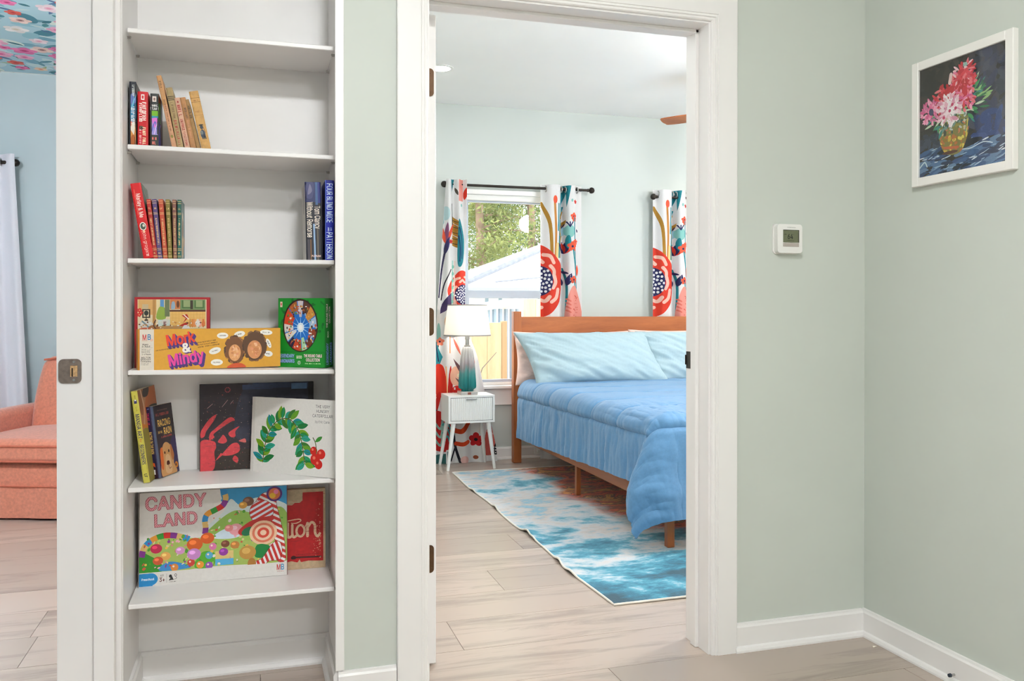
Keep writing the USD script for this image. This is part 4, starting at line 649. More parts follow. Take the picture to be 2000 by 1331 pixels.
def rug_x(y): return RX0+.006*np.sin(y*7)+.010*np.exp(-((y-4.02)/.07)**2)-.008*np.exp(-((y-3.4)/.1)**2)
xs = np.r_[0, np.linspace(.01, .2, 10), np.linspace(.3, RX1-RX0, 14)]; ys = np.linspace(RY0, RY1, 110); Y, X = np.meshgrid(ys, xs, indexing='ij'); XX = rug_x(Y)+X*(RX1-RX0-(rug_x(Y)-RX0))/(RX1-RX0)
rug = Thing('rug', 'marbled teal, white and rust rug on the plank floor beside the bed', 'rug', (2.3, 4.3, 0))
rug.part('pile', grid(np.stack([XX, Y, rug_z(XX, Y)], -1).transpose(1, 0, 2)[:, ::1], .004), RUG, world=True, smooth=50)
ed = [(x, RY0, float(rug_z(x, RY0))-.001) for x in np.linspace(RX1, float(rug_x(RY0)), 20)]+[(float(rug_x(y)), y, float(rug_z(rug_x(y), y))-.001) for y in ys[1:]]+[(x, RY1, float(rug_z(x, RY1))-.001) for x in np.linspace(float(rug_x(RY1)), RX1, 20)[1:]]
rug.part('binding', tube(ed, .0045, 6), plain('rug_binding', (232, 226, 216), .9), world=True)

# nightstand
ns = Thing('nightstand', 'small white nightstand with a fluted drawer on four splayed legs', 'nightstand', (1.45, 5.89, 0)); W = dict(world=True); NSM = plain('nightstand_white', (232, 232, 230), .4)
x0, x1, y0, y1, z0, z1 = 1.286, 1.616, 5.742, 5.985, .325, .514
ns.part('body', cube(x0, x1, y0, y1, z0, z1)-cube(x0+.014, x1-.014, y0-.1, y1-.02, z0+.014, z1-.012), NSM, **W)
fz = np.linspace(x0+.017, x1-.017, 141); fp = [(x, y0+.003-.0035*abs(math.sin((x-x0)*PI/.0148))) for x in fz]
dr = ns.part('drawer', along([*fp, (x1-.017, y0+.02), (x0+.017, y0+.02)], 'z', z0+.017, z1-.0155), NSM, **W)
ns.part('handle', bx(1.41, 1.485, y0-.018, y0-.004, z1-.026, z1-.021, .001), plain('handle_grey', (150, 150, 152), .35, metallic=.6), parent=dr, **W); ns.part('drawer_gap', cube(x0+.0145, x1-.0145, y0+.002, y0+.008, z0+.0145, z1-.0125)-cube(x0+.018, x1-.018, y0-.1, y0+.1, z0+.018, z1-.016), plain('gap_grey', (96, 98, 96), .8), **W)
for sx in (-1, 1):
    for sy in (-1, 1):
        p, q_ = np.array([1.451+sx*.125, 5.864+sy*.098, z0+.004]), np.array([1.447+sx*.167, 5.87+sy*.131, 0])
        ns.part('leg', cyl(p, q_, .0165, .0105, 16), NSM, smooth=40, **W)

# table lamp, lit
la = Thing('table_lamp', 'lit table lamp with a fluted teal glass base and white drum shade', 'lamp', (1.443, 5.84, .514)); cx, cy = 1.443, 5.84
GT = mat('teal_ombre_glass', {'g': ('geometry', {}), 's': ('separate_xyz', {}), 'n': ('noise_texture', {'scale': 26, 'detail': 4}), 'mp': ('mapping', {'scale': (1, 1, .22)}), 'z': ('map_range', {'from_min': .545, 'from_max': .845, 'to_min': 0, 'to_max': 1}), 'ad': ('math', {'math_type': 'multiply_add', 'value2': .45, 'value3': -.22}), 'a2': ('math', {'math_type': 'add'}),
    'r': ('rgb_ramp', {'ramp': [(0, lin((20, 122, 122))), (.25, lin((54, 152, 152))), (.42, lin((96, 168, 168))), (.55, lin((176, 168, 172))), (.75, lin((214, 210, 210))), (1, lin((232, 230, 226)))]}), 'p': ('principled_bsdf', {'roughness': .08, 'transmission_weight': .45, 'ior': 1.4})},
    [('g.position', 's.vector'), ('g.position', 'mp.vector'), ('mp.vector', 'n.vector'), ('s.z', 'z.value'), ('n.fac', 'ad.value1'), ('z.result', 'a2.value1'), ('ad.value', 'a2.value2'), ('a2.value', 'r.fac'), ('r.color', 'p.base_color')])
la.part('base', cat(bx(cx-.06, cx+.06, cy-.06, cy+.06, .5145, .538, .003)), plain('lamp_base', (216, 208, 200), .2, metallic=.5), world=True)
la.part('base_badge', bx(cx-.012, cx+.012, cy-.0612, cy-.0595, .518, .534), plain('badge_brown', (120, 66, 50), .4), world=True)
la.part('body', lathe([(0, .538), (.040, .538), (.042, .55), (.050, .556), (.0585, .562), (.060, .575), (.058, .62), (.052, .70), (.045, .77), (.038, .82), (.033, .845), (.018, .852), (0, .853)], (cx, cy, 0), 120, .085, 12), GT, smooth=60, world=True)
la.part('neck', lathe([(0, .852), (.02, .852), (.022, .858), (.013, .862), (.013, .9), (.016, .902), (.016, .93), (.006, .932), (.006, 1.15), (0, 1.15)], (cx, cy, 0), 24), STEEL, smooth=40, world=True)
SHADE = mat('lamp_shade', {'d': ('diffuse_bsdf', {'color': lin((244, 241, 236))}), 't': ('translucent_bsdf', {'color': lin((252, 248, 242))}), 'm': ('mix_closure', {'fac': .6})}, [('d.BSDF', 'm.closure1'), ('t.BSDF', 'm.closure2')], surface='m.closure')
sh = la.part('shade', lathe([(.1655, .93), (.138, 1.145), (.1365, 1.145), (.164, .93), (.1655, .93)], (cx, cy, 0), 64), SHADE, smooth=40, world=True)
TR = plain('shade_trim', (150, 146, 142), .7)
for r, z in ((.1662, .931), (.1385, 1.143)): la.part('shade_trim', lathe([(r, z-.004), (r+.0012, z-.004), (r+.0006, z+.004), (r-.001, z+.004), (r, z-.004)], (cx, cy, 0), 64), TR, parent=sh, world=True)
la.part('spider', cat(*[cyl((cx, cy, 1.14), (cx+.137*math.cos(a_), cy+.137*math.sin(a_), 1.142), .0022, n=6) for a_ in (0, 2.1, 4.2)]), STEEL, parent=sh, world=True)
la.part('bulb', trimesh.creation.icosphere(3, .032).apply_translation((cx, cy, 1.02)), emit('bulb_glow', (1, .92, .82), TABLE_LAMP*40), world=True)

# bed
bed = Thing('bed', 'cherry wood bed with a plain panelled headboard', 'bed', (2.6, 4.7, 0)); BX0, BX1 = 1.835, 3.40
CH = dict(world=True)
bed.part('headboard_post', bx(1.803, 1.862, 5.9, 5.955, 0, 1.098, .003), CHERRYZ, **CH); bed.part('headboard_post', bx(3.365, 3.424, 5.9, 5.955, 0, 1.098, .003), CHERRYZ, **CH)
bed.part('headboard_rail', bx(1.862, 3.365, 5.912, 5.94, .94, 1.059, .002), CHERRY, **CH); bed.part('headboard_rail', bx(1.862, 3.365, 5.912, 5.94, .32, .45, .002), CHERRY, **CH); bed.part('headboard_panel', bx(1.862, 3.365, 5.92, 5.934, .45, .90), CHERRY, **CH)
for X in (BX0, BX1-.025):
    bed.part('side_rail', bx(X, X+.025, 3.57, 5.9, .178, .252, .002), CHERRYY, **CH)
    bed.part('leg', bx(X+.002, X+.03, 4.735, 4.765, .0068, .2, .002), CHERRYZ, **CH); bed.part('leg', bx(X-.001, X+.036, 3.565, 3.6, .0068, .2, .003), CHERRYZ, **CH)
bed.part('foot_rail', bx(BX0+.025, BX1-.025, 3.57, 3.595, .178, .252, .002), CHERRY, **CH); bed.part('slats', cat(*[bx(BX0+.02, BX1-.02, y, y+.07, .252, .268) for y in np.arange(3.65, 5.85, .16)]), CHERRY, kind='stuff', **CH)
single('mattress', bx(1.86, 3.375, 3.64, 5.885, .269, .558, .04), plain('white_sheet', (236, 236, 236), .8, .02, 60), 'white mattress on the cherry wood bed, edge showing below the pillows', 'mattress')

BLUECLOTH = plain('comforter_blue', (86, 135, 178), .72, .07, 90, .12, sheen_weight=.25)
# comforter: a cloth laid over the mattress, hanging at both sides and the foot
A0, A1, TOPZ, R_, EX0, EX1, EY = -.425, 1.60+.42, .598, .075, 1.865, 3.37, 3.655
na, nb = 230, 300
a_ = np.r_[np.linspace(-.425, .12, 110), np.linspace(.14, 1.42, 70), np.linspace(1.44, 1.93, 40)]; b_ = np.linspace(-2.03, .49, 330)
Aa, Bb = np.meshgrid(a_, b_, indexing='ij'); wid = EX1-EX0
da, dr_, db = np.maximum(0, -Aa)*(1-.14*np.clip((Bb+2.03)/2.03, 0, 1)*np.clip(1-Bb/.3, 0, 1)), np.maximum(0, Aa-wid), np.maximum(0, Bb)
def arc(d): return np.where(d < R_*PI/2, R_*np.sin(np.minimum(d/R_, PI/2)), R_), np.where(d < R_*PI/2, R_*(1-np.cos(np.minimum(d/R_, PI/2))), R_+d-R_*PI/2)
ds = da+dr_; sgn = np.where(da > 0, -1.0, 1.0); r_ = (ds**2.7+db**2.7)**(1/2.7); out, drop = arc(r_); th = np.arctan2(db, np.maximum(ds, 1e-9)); corner = (ds > 0) & (db > 0)
flare = np.where(corner, np.where(th < PI/4, np.sin(2*th), .5+.5*np.sin(2*th)), np.where((ds == 0) & (db > 0), .5*np.exp(-np.clip(Aa, 0, 9)/.25), 0))*np.clip(r_-.08, 0, .3)*.42; out = out+flare+.03*np.clip(r_-.1, 0, 1)
drop = np.where(corner, drop-.04*np.sin(2*th)*np.clip(r_-.1, 0, 1), drop)
base_x = np.where(da > 0, EX0, np.where(dr_ > 0, EX1, EX0+Aa)); base_y = np.where(db > 0, EY, EY-Bb)
th2 = np.where(corner, th-.36*np.sin(2*th), th); dirx = np.where(r_ > 0, sgn*np.cos(th2), 0); diry = np.where(r_ > 0, -np.sin(th2), 0); diry = np.where((ds == 0) & (db > 0), -1, diry); dirx = np.where((ds == 0), 0, dirx)
P = np.stack([base_x+dirx*out, base_y+diry*out, TOPZ-drop], -1)
N = np.array(grid(P).vertex_normals).reshape(P.shape); N *= np.sign(N[60, 10, 2]+1e-9) if False else 1
if N[140, 100, 2] < 0: N = -N
seams = [5.395-.345*k for k in range(5)]; yy = EY-Bb; edge_in = np.minimum.reduce([Aa+.145, wid+.145-Aa, .08-Bb]); inside = np.clip(edge_in/.02, 0, 1)
dent = sum(np.exp(-((yy-s-.012*np.sin(Aa*4+k))/.007)**2) for k, s in enumerate(seams)); border = np.exp(-(edge_in/.012)**2)
near = np.min([np.abs(yy-s) for s in seams], 0); puff = .006*(1-np.exp(-(near/.05)**2))*inside
nz = lambda k, s=0: meshkit.fbm(np.stack([Aa*k[0], Bb*k[1], np.zeros_like(Aa)+s], -1), 4, 7+s)-.5
gather = np.clip((da-.15)/.06, 0, 1)*(1-.5*np.clip(db*6, 0, 1)); pk = np.exp(-((da-.16)/.10)**2)
disp = puff-.017*dent*inside-.015*border+.03*nz((5, 3))*(.4+.6*np.clip(r_*6, 0, 1))+.026*nz((2.5, 22), 1)*gather+.007*np.sin(yy*2*PI/.075+22*nz((1.5, 3), 2))*gather*np.clip(.35+2.6*nz((1, 4), 3), 0, 1.6)+.018*nz((4, 30), 4)*pk+.03*nz((24, 3.5), 5)*np.clip((.5+Bb)*2, 0, 1)*(r_ == 0)+.011*nz((4, 11), 6)*corner*np.clip(r_*4, 0, 1)
# the quilted top creases along the bed towards the foot
disp += .03*nz((26, 5), 8)*inside*np.clip(1-np.abs(Bb+.25)/.5, 0, 1)
P = P+N*disp[..., None]
single('comforter', grid(P if np.cross(P[1, 0]-P[0, 0], P[0, 1]-P[0, 0])@N[0, 0] < 0 else P, -.018 if False else .018), BLUECLOTH, 'sky blue quilted comforter draped over the bed, its corner hanging to the rug', 'comforter', smooth=60)

def pillow(label, c, w, h, th, m, lean, yaw=0, roll=0, sag=0, seed=0, group=None):
    """A pillow standing on its long edge at c, leaning back on the headboard."""
    n = 64; u, v = np.meshgrid(np.linspace(-1, 1, n), np.linspace(-1, 1, n), indexing='ij'); prof = np.clip((1-np.abs(u)**2.6)*(1-np.abs(v)**2.6), 0, 1)**.52
    px = u*w/2*(1-.055*(1-v**2)**1.0*np.abs(u)**3); pz = v*h/2*(1-.075*(1-u**2)*np.abs(v)**3)
    wr = meshkit.fbm(np.stack([u*3+seed, v*2.2, u*0+seed], -1), 4, seed)-.5; fold = meshkit.fbm(np.stack([(u*1.3+v*.9)*5.5+seed, (v-u)*1.2, u*0], -1), 3, seed+3)-.5; ed = np.clip(np.maximum(np.abs(u), np.abs(v))*1.6-.5, 0, 1)
    corner_ = np.clip((-u)*1.2, 0, 1)*np.clip(1.3-np.abs(v-.2), 0, 1)
    f = th/2*prof+(.028*wr+.048*fold*(.35+corner_+.5*ed))*prof**.5
    top = np.stack([px, -f, pz], -1); bot = np.stack([px, th/2*prof, pz], -1)
    v_ = np.vstack([top.reshape(-1, 3), bot.reshape(-1, 3)]); i, j = np.meshgrid(np.arange(n-1), np.arange(n-1), indexing='ij'); q_ = (i*n+j).ravel(); f_ = np.vstack([np.stack([q_, q_+n, q_+n+1], 1), np.stack([q_, q_+n+1, q_+1], 1)])
    t = trimesh.Trimesh(v_, np.vstack([f_, f_[:, ::-1]+n*n]), process=False); t.merge_vertices(); t.apply_translation((0, 0, h/2)); t.vertices[:, 0] -= sag*(t.vertices[:, 2]/h-.5)
    M = trimesh.transformations; t.apply_transform(M.translation_matrix(c) @ M.rotation_matrix(yaw, [0, 0, 1]) @ M.rotation_matrix(-lean, [1, 0, 0]) @ M.rotation_matrix(roll, [0, 1, 0]))
    t.fix_normals(); single('pillow', t, m, label, 'pillow', smooth=70, group=group)
PB = plain('pillow_pale_blue', (168, 191, 199), .75, .03, 80, .08); PP = plain('pillow_blush', (236, 206, 196), .8, .03, 80)
pillow('pale blue pillow at the left of the bed in front of a blush pillow', (2.275, 5.46, .598), 1.0, .40, .19, PB, .48, sag=.11, seed=2, group='pillows on the bed')
pillow('pale blue pillow at the right of the bed, cut off by the door frame', (3.165, 5.52, .598), .92, .39, .18, PB, .42, .03, sag=.11, seed=5, group='pillows on the bed')
pillow('blush pink pillow standing behind the left blue pillow', (2.22, 5.755, .575), .90, .385, .13, PP, .16, seed=8, group='pillows on the bed')
pillow('blush pink pillow standing behind the right blue pillow', (3.02, 5.765, .575), .70, .395, .13, PP, .16, seed=11, group='pillows on the bed')

# curtains: one cloth pattern, printed flat and hung in folds
CW, CR, CO, CT, CN, CM, CP, CA = (240, 238, 238), (222, 62, 42), (236, 96, 66), (34, 138, 150), (40, 42, 92), (178, 132, 48), (240, 160, 148), (148, 206, 200)
def big_flower(a, x, z, r, dark=CR):
    a.blob([(x+r*(1+.07*math.sin(5*t))*math.cos(t)*.86, z+r*1.28*(1+.06*math.sin(4*t+1))*math.sin(t)) for t in np.linspace(0, 2*PI, 18)[:-1]], dark)
    for k in range(11):
        t0 = k*.571+.2; p = [(x+rr*.78*math.cos(t0+dt), z+rr*1.18*math.sin(t0+dt)) for rr, dt in ((r*(.6+.22*(k % 2)), 0), (r*(.68+.2*(k % 2)), .3), (r*(.64+.2*(k % 2)), .62))]; a.line(p, r*.13, (246, 200, 184))
    a.ell(x, z, r*.43, r*.56, CN)
    for k in range(40): t = k*2.4; rr = r*.42*math.sqrt((k+.5)/40); a.ell(x+rr*math.cos(t)*.95, z+rr*1.25*math.sin(t), r*.042, r*.05, (240, 238, 240), n=3)
def poppy(a, x, z, r, c=CO): a.flower(x, z, r, c, CN, 5, .3)
def stem(a, pts, w, c): a.line(pts, w, c)
def frond(a, x, z, L, n, c, d=1, w=.022):
    a.line([(x, z), (x+d*.01, z+L*.5), (x+d*.03, z+L)], .006, c)
    for k in range(n): zz = z+L*(k+1)/(n+1); a.leaf(x+d*.012, zz, .085, w, PI/2-d*.75, c); a.leaf(x+d*.008, zz, .07, w*.8, PI/2+d*.8, c)
def tulip(a, x, z, r, c=CA):
    a.ell(x, z, r, r*1.35, c); 
    for k in (-1, 0, 1): a.line([(x, z+r*.9), (x+k*r*.6, z+r*1.9)], r*.22, CN)
def wing(a, x, z, c=CN):
    for k in range(4): a.leaf(x, z, .1, .034, 1.0+k*.42, c if k % 2 else CR)
def curtain_art(w, h, x0, kind):
    """Right hand panels (kind R): flower at the left; the left panel (kind L) is another stretch of the cloth."""
    a = Art(w, h, CW); X = lambda x: x-x0
    if kind == 'R':
        a.line([(X(.005), 1.9), (X(.06), 1.75), (X(.075), 1.5)], .024, CM); a.line([(X(.095), 1.93), (X(.105), 1.7), (X(.1), 1.5)], .017, (206, 140, 70)); a.ell(X(.1), 1.93, .016, .03, CO); a.line([(X(.13), 1.9), (X(.125), 1.7)], .010, CT); a.line([(X(.155), 1.98), (X(.14), 1.75), (X(.13), 1.5)], .011, CT); a.line([(X(.18), 1.88), (X(.15), 1.72), (X(.14), 1.5)], .012, CT)
        for z in (1.55, 1.62, 1.7, 1.78): a.leaf(X(.137), z, .085, .024, 1.0, CT if int(z*100) % 2 else CM)
        a.line([(X(.118), 1.6), (X(.112), 1.45)], .02, (240, 214, 150)); a.blob([(X(.155), 1.9), (X(.165), 2.1), (X(.21), 2.1), (X(.19), 1.95)], CT); a.line([(X(.14), 1.5), (X(.16), 1.8)], .008, CM); a.leaf(X(.135), 1.66, .14, .03, 1.1, CM)
        big_flower(a, X(-.005), 1.325, .2)
        a.poly([(X(.195), 2.06), (X(.235), 2.06), (X(.2), 1.88)], CT); tulip(a, X(.175), 1.70, .026, (170, 206, 220)); tulip(a, X(.222), 1.70, .036); wing(a, X(.19), 1.53); a.ell(X(.212), 1.62, .018, .05, CT)
        a.line([(X(.18), 1.42), (X(.2), 1.3), (X(.196), 1.06)], .011, CT); a.leaf(X(.165), 1.4, .05, .018, -.4, CN); a.leaf(X(.2), 1.29, .1, .04, 1.25, CN); a.leaf(X(.18), 1.29, .07, .03, 1.9, CN)
        for k in range(6): a.ell(X(.222), 1.33+.012*k, .003, .003, CW, n=3)
        a.ell(X(.238), 1.93, .008, .012, CA); poppy(a, X(.268), 1.92, .016, CR); poppy(a, X(.252), 1.81, .027); poppy(a, X(.256), 1.79, .02); a.line([(X(.257), 1.8), (X(.26), 1.62), (X(.272), 1.4), (X(.284), 1.12)], .009, CT); poppy(a, X(.24), 1.585, .037); poppy(a, X(.268), 1.62, .022); a.line([(X(.247), 1.56), (X(.27), 1.36), (X(.278), 1.12)], .011, CT); a.leaf(X(.285), 1.36, .09, .024, 1.57, CO); poppy(a, X(.25), 1.335, .029); a.line([(X(.254), 1.32), (X(.27), 1.16)], .009, CT); a.leaf(X(.29), 1.69, .03, .012, 1.9, CN)
        a.blob([(X(.195), .7), (X(.188), 1.0), (X(.205), 1.2), (X(.245), 1.29), (X(.29), 1.24), (X(.335), 1.02), (X(.335), .7)], CP)
        for k in range(4): a.line([(X(.2), 1.19-.028*k), (X(.225), 1.175-.028*k)], .011, (226, 120, 106))
        for k in range(34): a.ell(X(.245+.045*random.Random(k).random()), 1.0+.22*random.Random(k+99).random(), .003, .0045, (206, 70, 52), n=3)
        a.blob([(X(.09), .96), (X(.15), 1.0), (X(.185), 1.06), (X(.2), .98), (X(.19), .9), (X(.12), .88)], (232, 236, 240)); a.leaf(X(.13), .97, .09, .05, .8, CN); a.leaf(X(.165), .94, .08, .03, .5, CM); a.leaf(X(.15), .99, .09, .03, 0, CA); a.leaf(X(.14), .95, .07, .03, 2.2, (70, 100, 180)); a.line([(X(.1), 1.02), (X(.16), .95)], .007, CT)
        big_flower(a, X(.12), .55, .17, CO); frond(a, X(.25), .1, .4, 6, CT); poppy(a, X(.08), .18, .04); poppy(a, X(.2), .3, .036)
    else:
        a.poly([(X(.088), 2.06), (X(.118), 2.06), (X(.098), 1.955)], (26, 120, 130)); poppy(a, X(.02), 1.955, .024, CR); a.leaf(X(.02), 1.82, .14, .04, 1.5, CR); poppy(a, X(.025), 1.91, .02, CR); a.rect(X(.142), 1.89, X(.18), 2.06, CP); a.leaf(X(.19), 1.9, .09, .026, 1.45, CR); a.ell(X(.05), 1.8, .03, .05, (196, 222, 226))
        for k, z in enumerate((1.79, 1.725, 1.665, 1.6, 1.545)): a.poly([(X(.103), z-.012-.02*(2-k)), (X(.103), z+.03-.02*(2-k)), (X(.142), z+.012-.055+.022*k), (X(.142), z-.03-.05+.022*k)], CM); a.line([(X(.1), z+.004-.02*(2-k)), (X(.143), z-.055+.022*k)], .004, (60, 46, 40))
        a.line([(X(.098), 1.87), (X(.102), 1.7)], .005, (40, 60, 60)); a.leaf(X(.138), 1.93, .06, .016, 1.9, (90, 80, 70)); a.ell(X(.165), 1.86, .008, .012, CA)
        a.blob([(X(.142), 1.44), (X(.185), 1.46), (X(.19), 1.62), (X(.16), 1.73), (X(.142), 1.74)], CT); a.line([(X(.148), 1.7), (X(.168), 1.62), (X(.172), 1.48)], .008, (30, 60, 110)); a.line([(X(.144), 1.64), (X(.156), 1.56), (X(.155), 1.46)], .008, (30, 60, 110))
        for k in (-1, 0, 1): a.leaf(X(.052), 1.58, .16, .026, 1.5+k*.3, CO if k else (150, 90, 130))
        a.leaf(X(.045), 1.5, .14, .03, 1.35, (62, 56, 110)); a.line([(X(.055), 1.56), (X(.03), 1.4), (X(.012), 1.2)], .012, (62, 56, 90)); poppy(a, X(.09), 1.6, .016, CR); a.ell(X(.03), 1.74, .012, .022, (150, 200, 206))
        big_flower(a, X(.185), 1.22, .13); a.line([(X(.095), 1.4), (X(.05), 1.3), (X(.03), 1.18)], .008, (52, 46, 60)); a.leaf(X(.022), 1.08, .2, .06, 1.0, (70, 58, 100)); a.line([(X(.108), 1.46), (X(.112), 1.0)], .012, (176, 214, 206)); a.line([(X(.125), 1.46), (X(.125), 1.0)], .008, (236, 214, 206))
        for k in range(7): a.ell(X(.112), 1.42-.05*k, .009, .013, (126, 196, 180), n=4)
        a.leaf(X(.06), .98, .12, .05, 1.3, (240, 206, 176)); a.ell(X(.01), .94, .017, .075, (152, 204, 198)); a.line([(X(.09), 1.05), (X(.09), .8)], .008, (226, 150, 80)); a.blob([(X(.14), .98), (X(.18), 1.0), (X(.2), 1.1), (X(.16), 1.08)], (240, 190, 120)); a.leaf(X(.0), .82, .08, .03, 1.6, (60, 90, 90)); poppy(a, X(.02), .88, .03, (240, 140, 110))
        X = lambda x: x+.122
        a.poly([(X(-.085), .885), (X(-.03), .77), (X(-.055), .70), (X(-.09), .71)], CT); a.line([(X(-.085), .87), (X(-.06), .74)], .010, (30, 40, 80)); a.blob([(X(-.1), .5), (X(-.09), .69), (X(-.055), .72), (X(-.02), .68), (X(-.005), .5)], (226, 56, 34)); a.blob([(X(.005), .5), (X(.01), .64), (X(.03), .7), (X(.045), .5)], (206, 36, 28)); a.line([(X(-.01), .7), (X(.0), .5)], .008, (250, 190, 130)); a.ell(X(.07), .63, .05, .07, (246, 196, 170)); a.ell(X(.085), .635, .01, .014, (250, 230, 200)); a.ell(X(.08), .53, .04, .03, (222, 44, 36)); a.line([(X(-.085), .5), (X(-.09), .4)], .014, (250, 190, 170)); a.leaf(X(.2), .5, .3, .03, 2.1, (112, 76, 84)); a.leaf(X(.17), .5, .16, .02, 2.3, (120, 90, 90)); a.leaf(X(.1), .78, .14, .016, 1.95, (226, 120, 100)); a.leaf(X(.19), .68, .08, .02, 1.5, (226, 110, 80))
        a.blob([(X(-.1), .36), (X(-.07), .5), (X(-.04), .5), (X(-.075), .36)], (214, 40, 30)); a.line([(X(-.09), .4), (X(-.055), .35)], .012, (30, 34, 50)); a.blob([(X(-.1), .12), (X(-.1), .36), (X(-.02), .36), (X(.035), .24), (X(.02), .1)], (206, 34, 32))
        for k in range(3): a.line([(X(-.09), .3-.06*k), (X(-.045), .25-.06*k), (X(-.03), .33-.06*k)], .016, (160, 200, 190)); a.line([(X(-.03), .16+.06*k), (X(.0), .2+.05*k), (X(.02), .15+.05*k)], .013, (90, 180, 180))
        a.poly([(X(-.11), .06), (X(.04), .08), (X(.04), .0), (X(-.11), 0)], (56, 110, 108)); a.rect(X(-.01), 0, X(.04), .1, (232, 226, 226)); a.rect(X(.0), .02, X(.012), .09, (40, 100, 100)); a.line([(X(.05), .3), (X(.06), .14), (X(.1), .0)], .018, (24, 22, 36)); a.line([(X(.07), .13), (X(.03), .02)], .012, (24, 22, 36)); a.line([(X(.06), .235), (X(.11), .23), (X(.16), .29)], .034, (226, 76, 30)); a.line([(X(.07), .14), (X(.115), .135), (X(.155), .15)], .03, (226, 76, 30)); a.flower(X(.215), .165, .05, (206, 30, 40), (40, 20, 30), 5, .3); a.ell(X(.13), .02, .03, .03, (240, 196, 190)); a.ell(X(.215), .035, .018, .014, (170, 90, 60)); a.blob([(X(.275), .06), (X(.29), .2), (X(.33), .26), (X(.38), .2), (X(.36), .06)], (222, 110, 100)); a.line([(X(.3), .22), (X(.35), .2)], .012, (240, 170, 160)); a.poly([(X(.36), .14), (X(.335), .05), (X(.385), .05)], (28, 26, 36))
        for k in range(8): a.rect(X(.347+.012*(k % 3)), .058+.02*(k//3), X(.353+.012*(k % 3)), .068+.02*(k//3), (236, 232, 230))
    return a
CUR = printed('curtain_cloth', .85, .05, 400, translucent=.3); LIN_ = plain('curtain_lining', (236, 234, 232), .9)
def hang(label, a, w, h, fold, shear, y0):
    """fold(u, v) is how far the cloth stands out; shear(u, v) where along the wall it hangs."""
    fn = lambda u, v: np.stack([shear(u, v), y0-fold(u, v), v], 1)
    c = Thing('curtain', label, 'curtain', (float(shear(np.array([w/2]), np.array([1.]))[0]), y0, 0), group='floral curtains'); cols = np.linspace(0, w, int(w/.006)); rows = np.linspace(0, h, 22)
    g, cc = a.build(fn, cols, rows); c.part('printed_face', g, CUR, col=cc, world=True)
    U, V = np.meshgrid(np.linspace(0, w, 80), np.linspace(0, h, 24), indexing='ij'); P_ = fn(U.ravel(), V.ravel()).reshape(80, 24, 3); P_[..., 1] += .004; c.part('lining', grid(P_), LIN_, world=True, smooth=60); return c
def rings(c, xs_, y, z):
    for x in xs_: c.part('grommet', trimesh.creation.torus(.021, .0045, 18, 8).apply_transform(trimesh.transformations.rotation_matrix(PI/2, [0, 1, 0])).apply_translation((x, y, z)), STEEL, world=True)
# left panel of the first window; towards the floor it spreads behind the nightstand
wL = .50; tp = lambda v: np.clip((2.045-v)/2.045, 0, 1)
def shL(u, v):   # drawn in its hanging place: u is measured at the wall
    return u+1.215
def foL(u, v):
    x = u+1.215; k = tp(v); return np.interp(v, [0, 1.2, 1.72, 2.045], [.024, .026, .072, .072])+.020*np.cos((x-1.34)*2*PI/(.068+.06*k))*(1-.25*k)
aL = curtain_art(wL, 2.045, -.052, 'L')
def left_edge(v): return np.interp(v, [0, .4, 1.0, 1.5, 2.045], [1.232, 1.236, 1.257, 1.29, 1.322])
def right_edge(v): return np.interp(v, [0, .12, .3, .55, .75, .88, 1.0, 2.045], [1.712, 1.70, 1.66, 1.615, 1.565, 1.52, 1.475, 1.47])
# each height keeps its own width: the print is cut at the cloth's edges
edge = Polygon([(left_edge(v)-1.215, v) for v in np.linspace(0, 2.045, 40)]+[(right_edge(v)-1.215, v) for v in np.linspace(2.045, 0, 40)]); aL.L = [(g.intersection(edge), c) for g, c in aL.L]
cL = Thing('curtain', 'floral curtain at the left of the window, spreading behind the nightstand to the floor', 'curtain', (1.4, 6.0, 0), group='floral curtains')
fnL = lambda u, v: np.stack([shL(u, v), 6.045-foL(u, v), v], 1); g, cc = aL.build(fnL, np.linspace(0, wL, 90), np.linspace(0, 2.045, 26)); cL.part('printed_face', g, CUR, col=cc, world=True)
V, S_ = np.meshgrid(np.linspace(0, 2.045, 40), np.linspace(0, 1, 70), indexing='ij'); U_ = left_edge(V)+(right_edge(V)-left_edge(V))*S_; P_ = fnL((U_-1.215).ravel(), V.ravel()).reshape(40, 70, 3); P_[..., 1] += .004; cL.part('lining', grid(P_), LIN_, world=True, smooth=60); rings(cL, (1.335, 1.462), 6.0, 2.012)
def foR(u, v): return .03+.052*np.exp(-((u-.095)/.06)**4)-.03*np.exp(-((u-.178)/.016)**2)+.04*np.exp(-((u-.235)/.04)**4)+.006*np.sin(v*3)*np.exp(-((u-.178)/.05)**2)
for x0, lab, w in ((2.046, 'floral curtain at the right of the lamp window, its foot behind the headboard', .325), (2.966, 'floral curtain at the right end of the headboard, cut off by the door frame', .30)):
    c = hang(lab, curtain_art(w, 2.04, 0, 'R'), w, 2.04, foR, (lambda X: lambda u, v: X+u*(1+.02*tp(v)))(x0), 6.045); rings(c, (x0+.036, x0+.158, x0+.19, x0+.285), 6.0, 2.008)
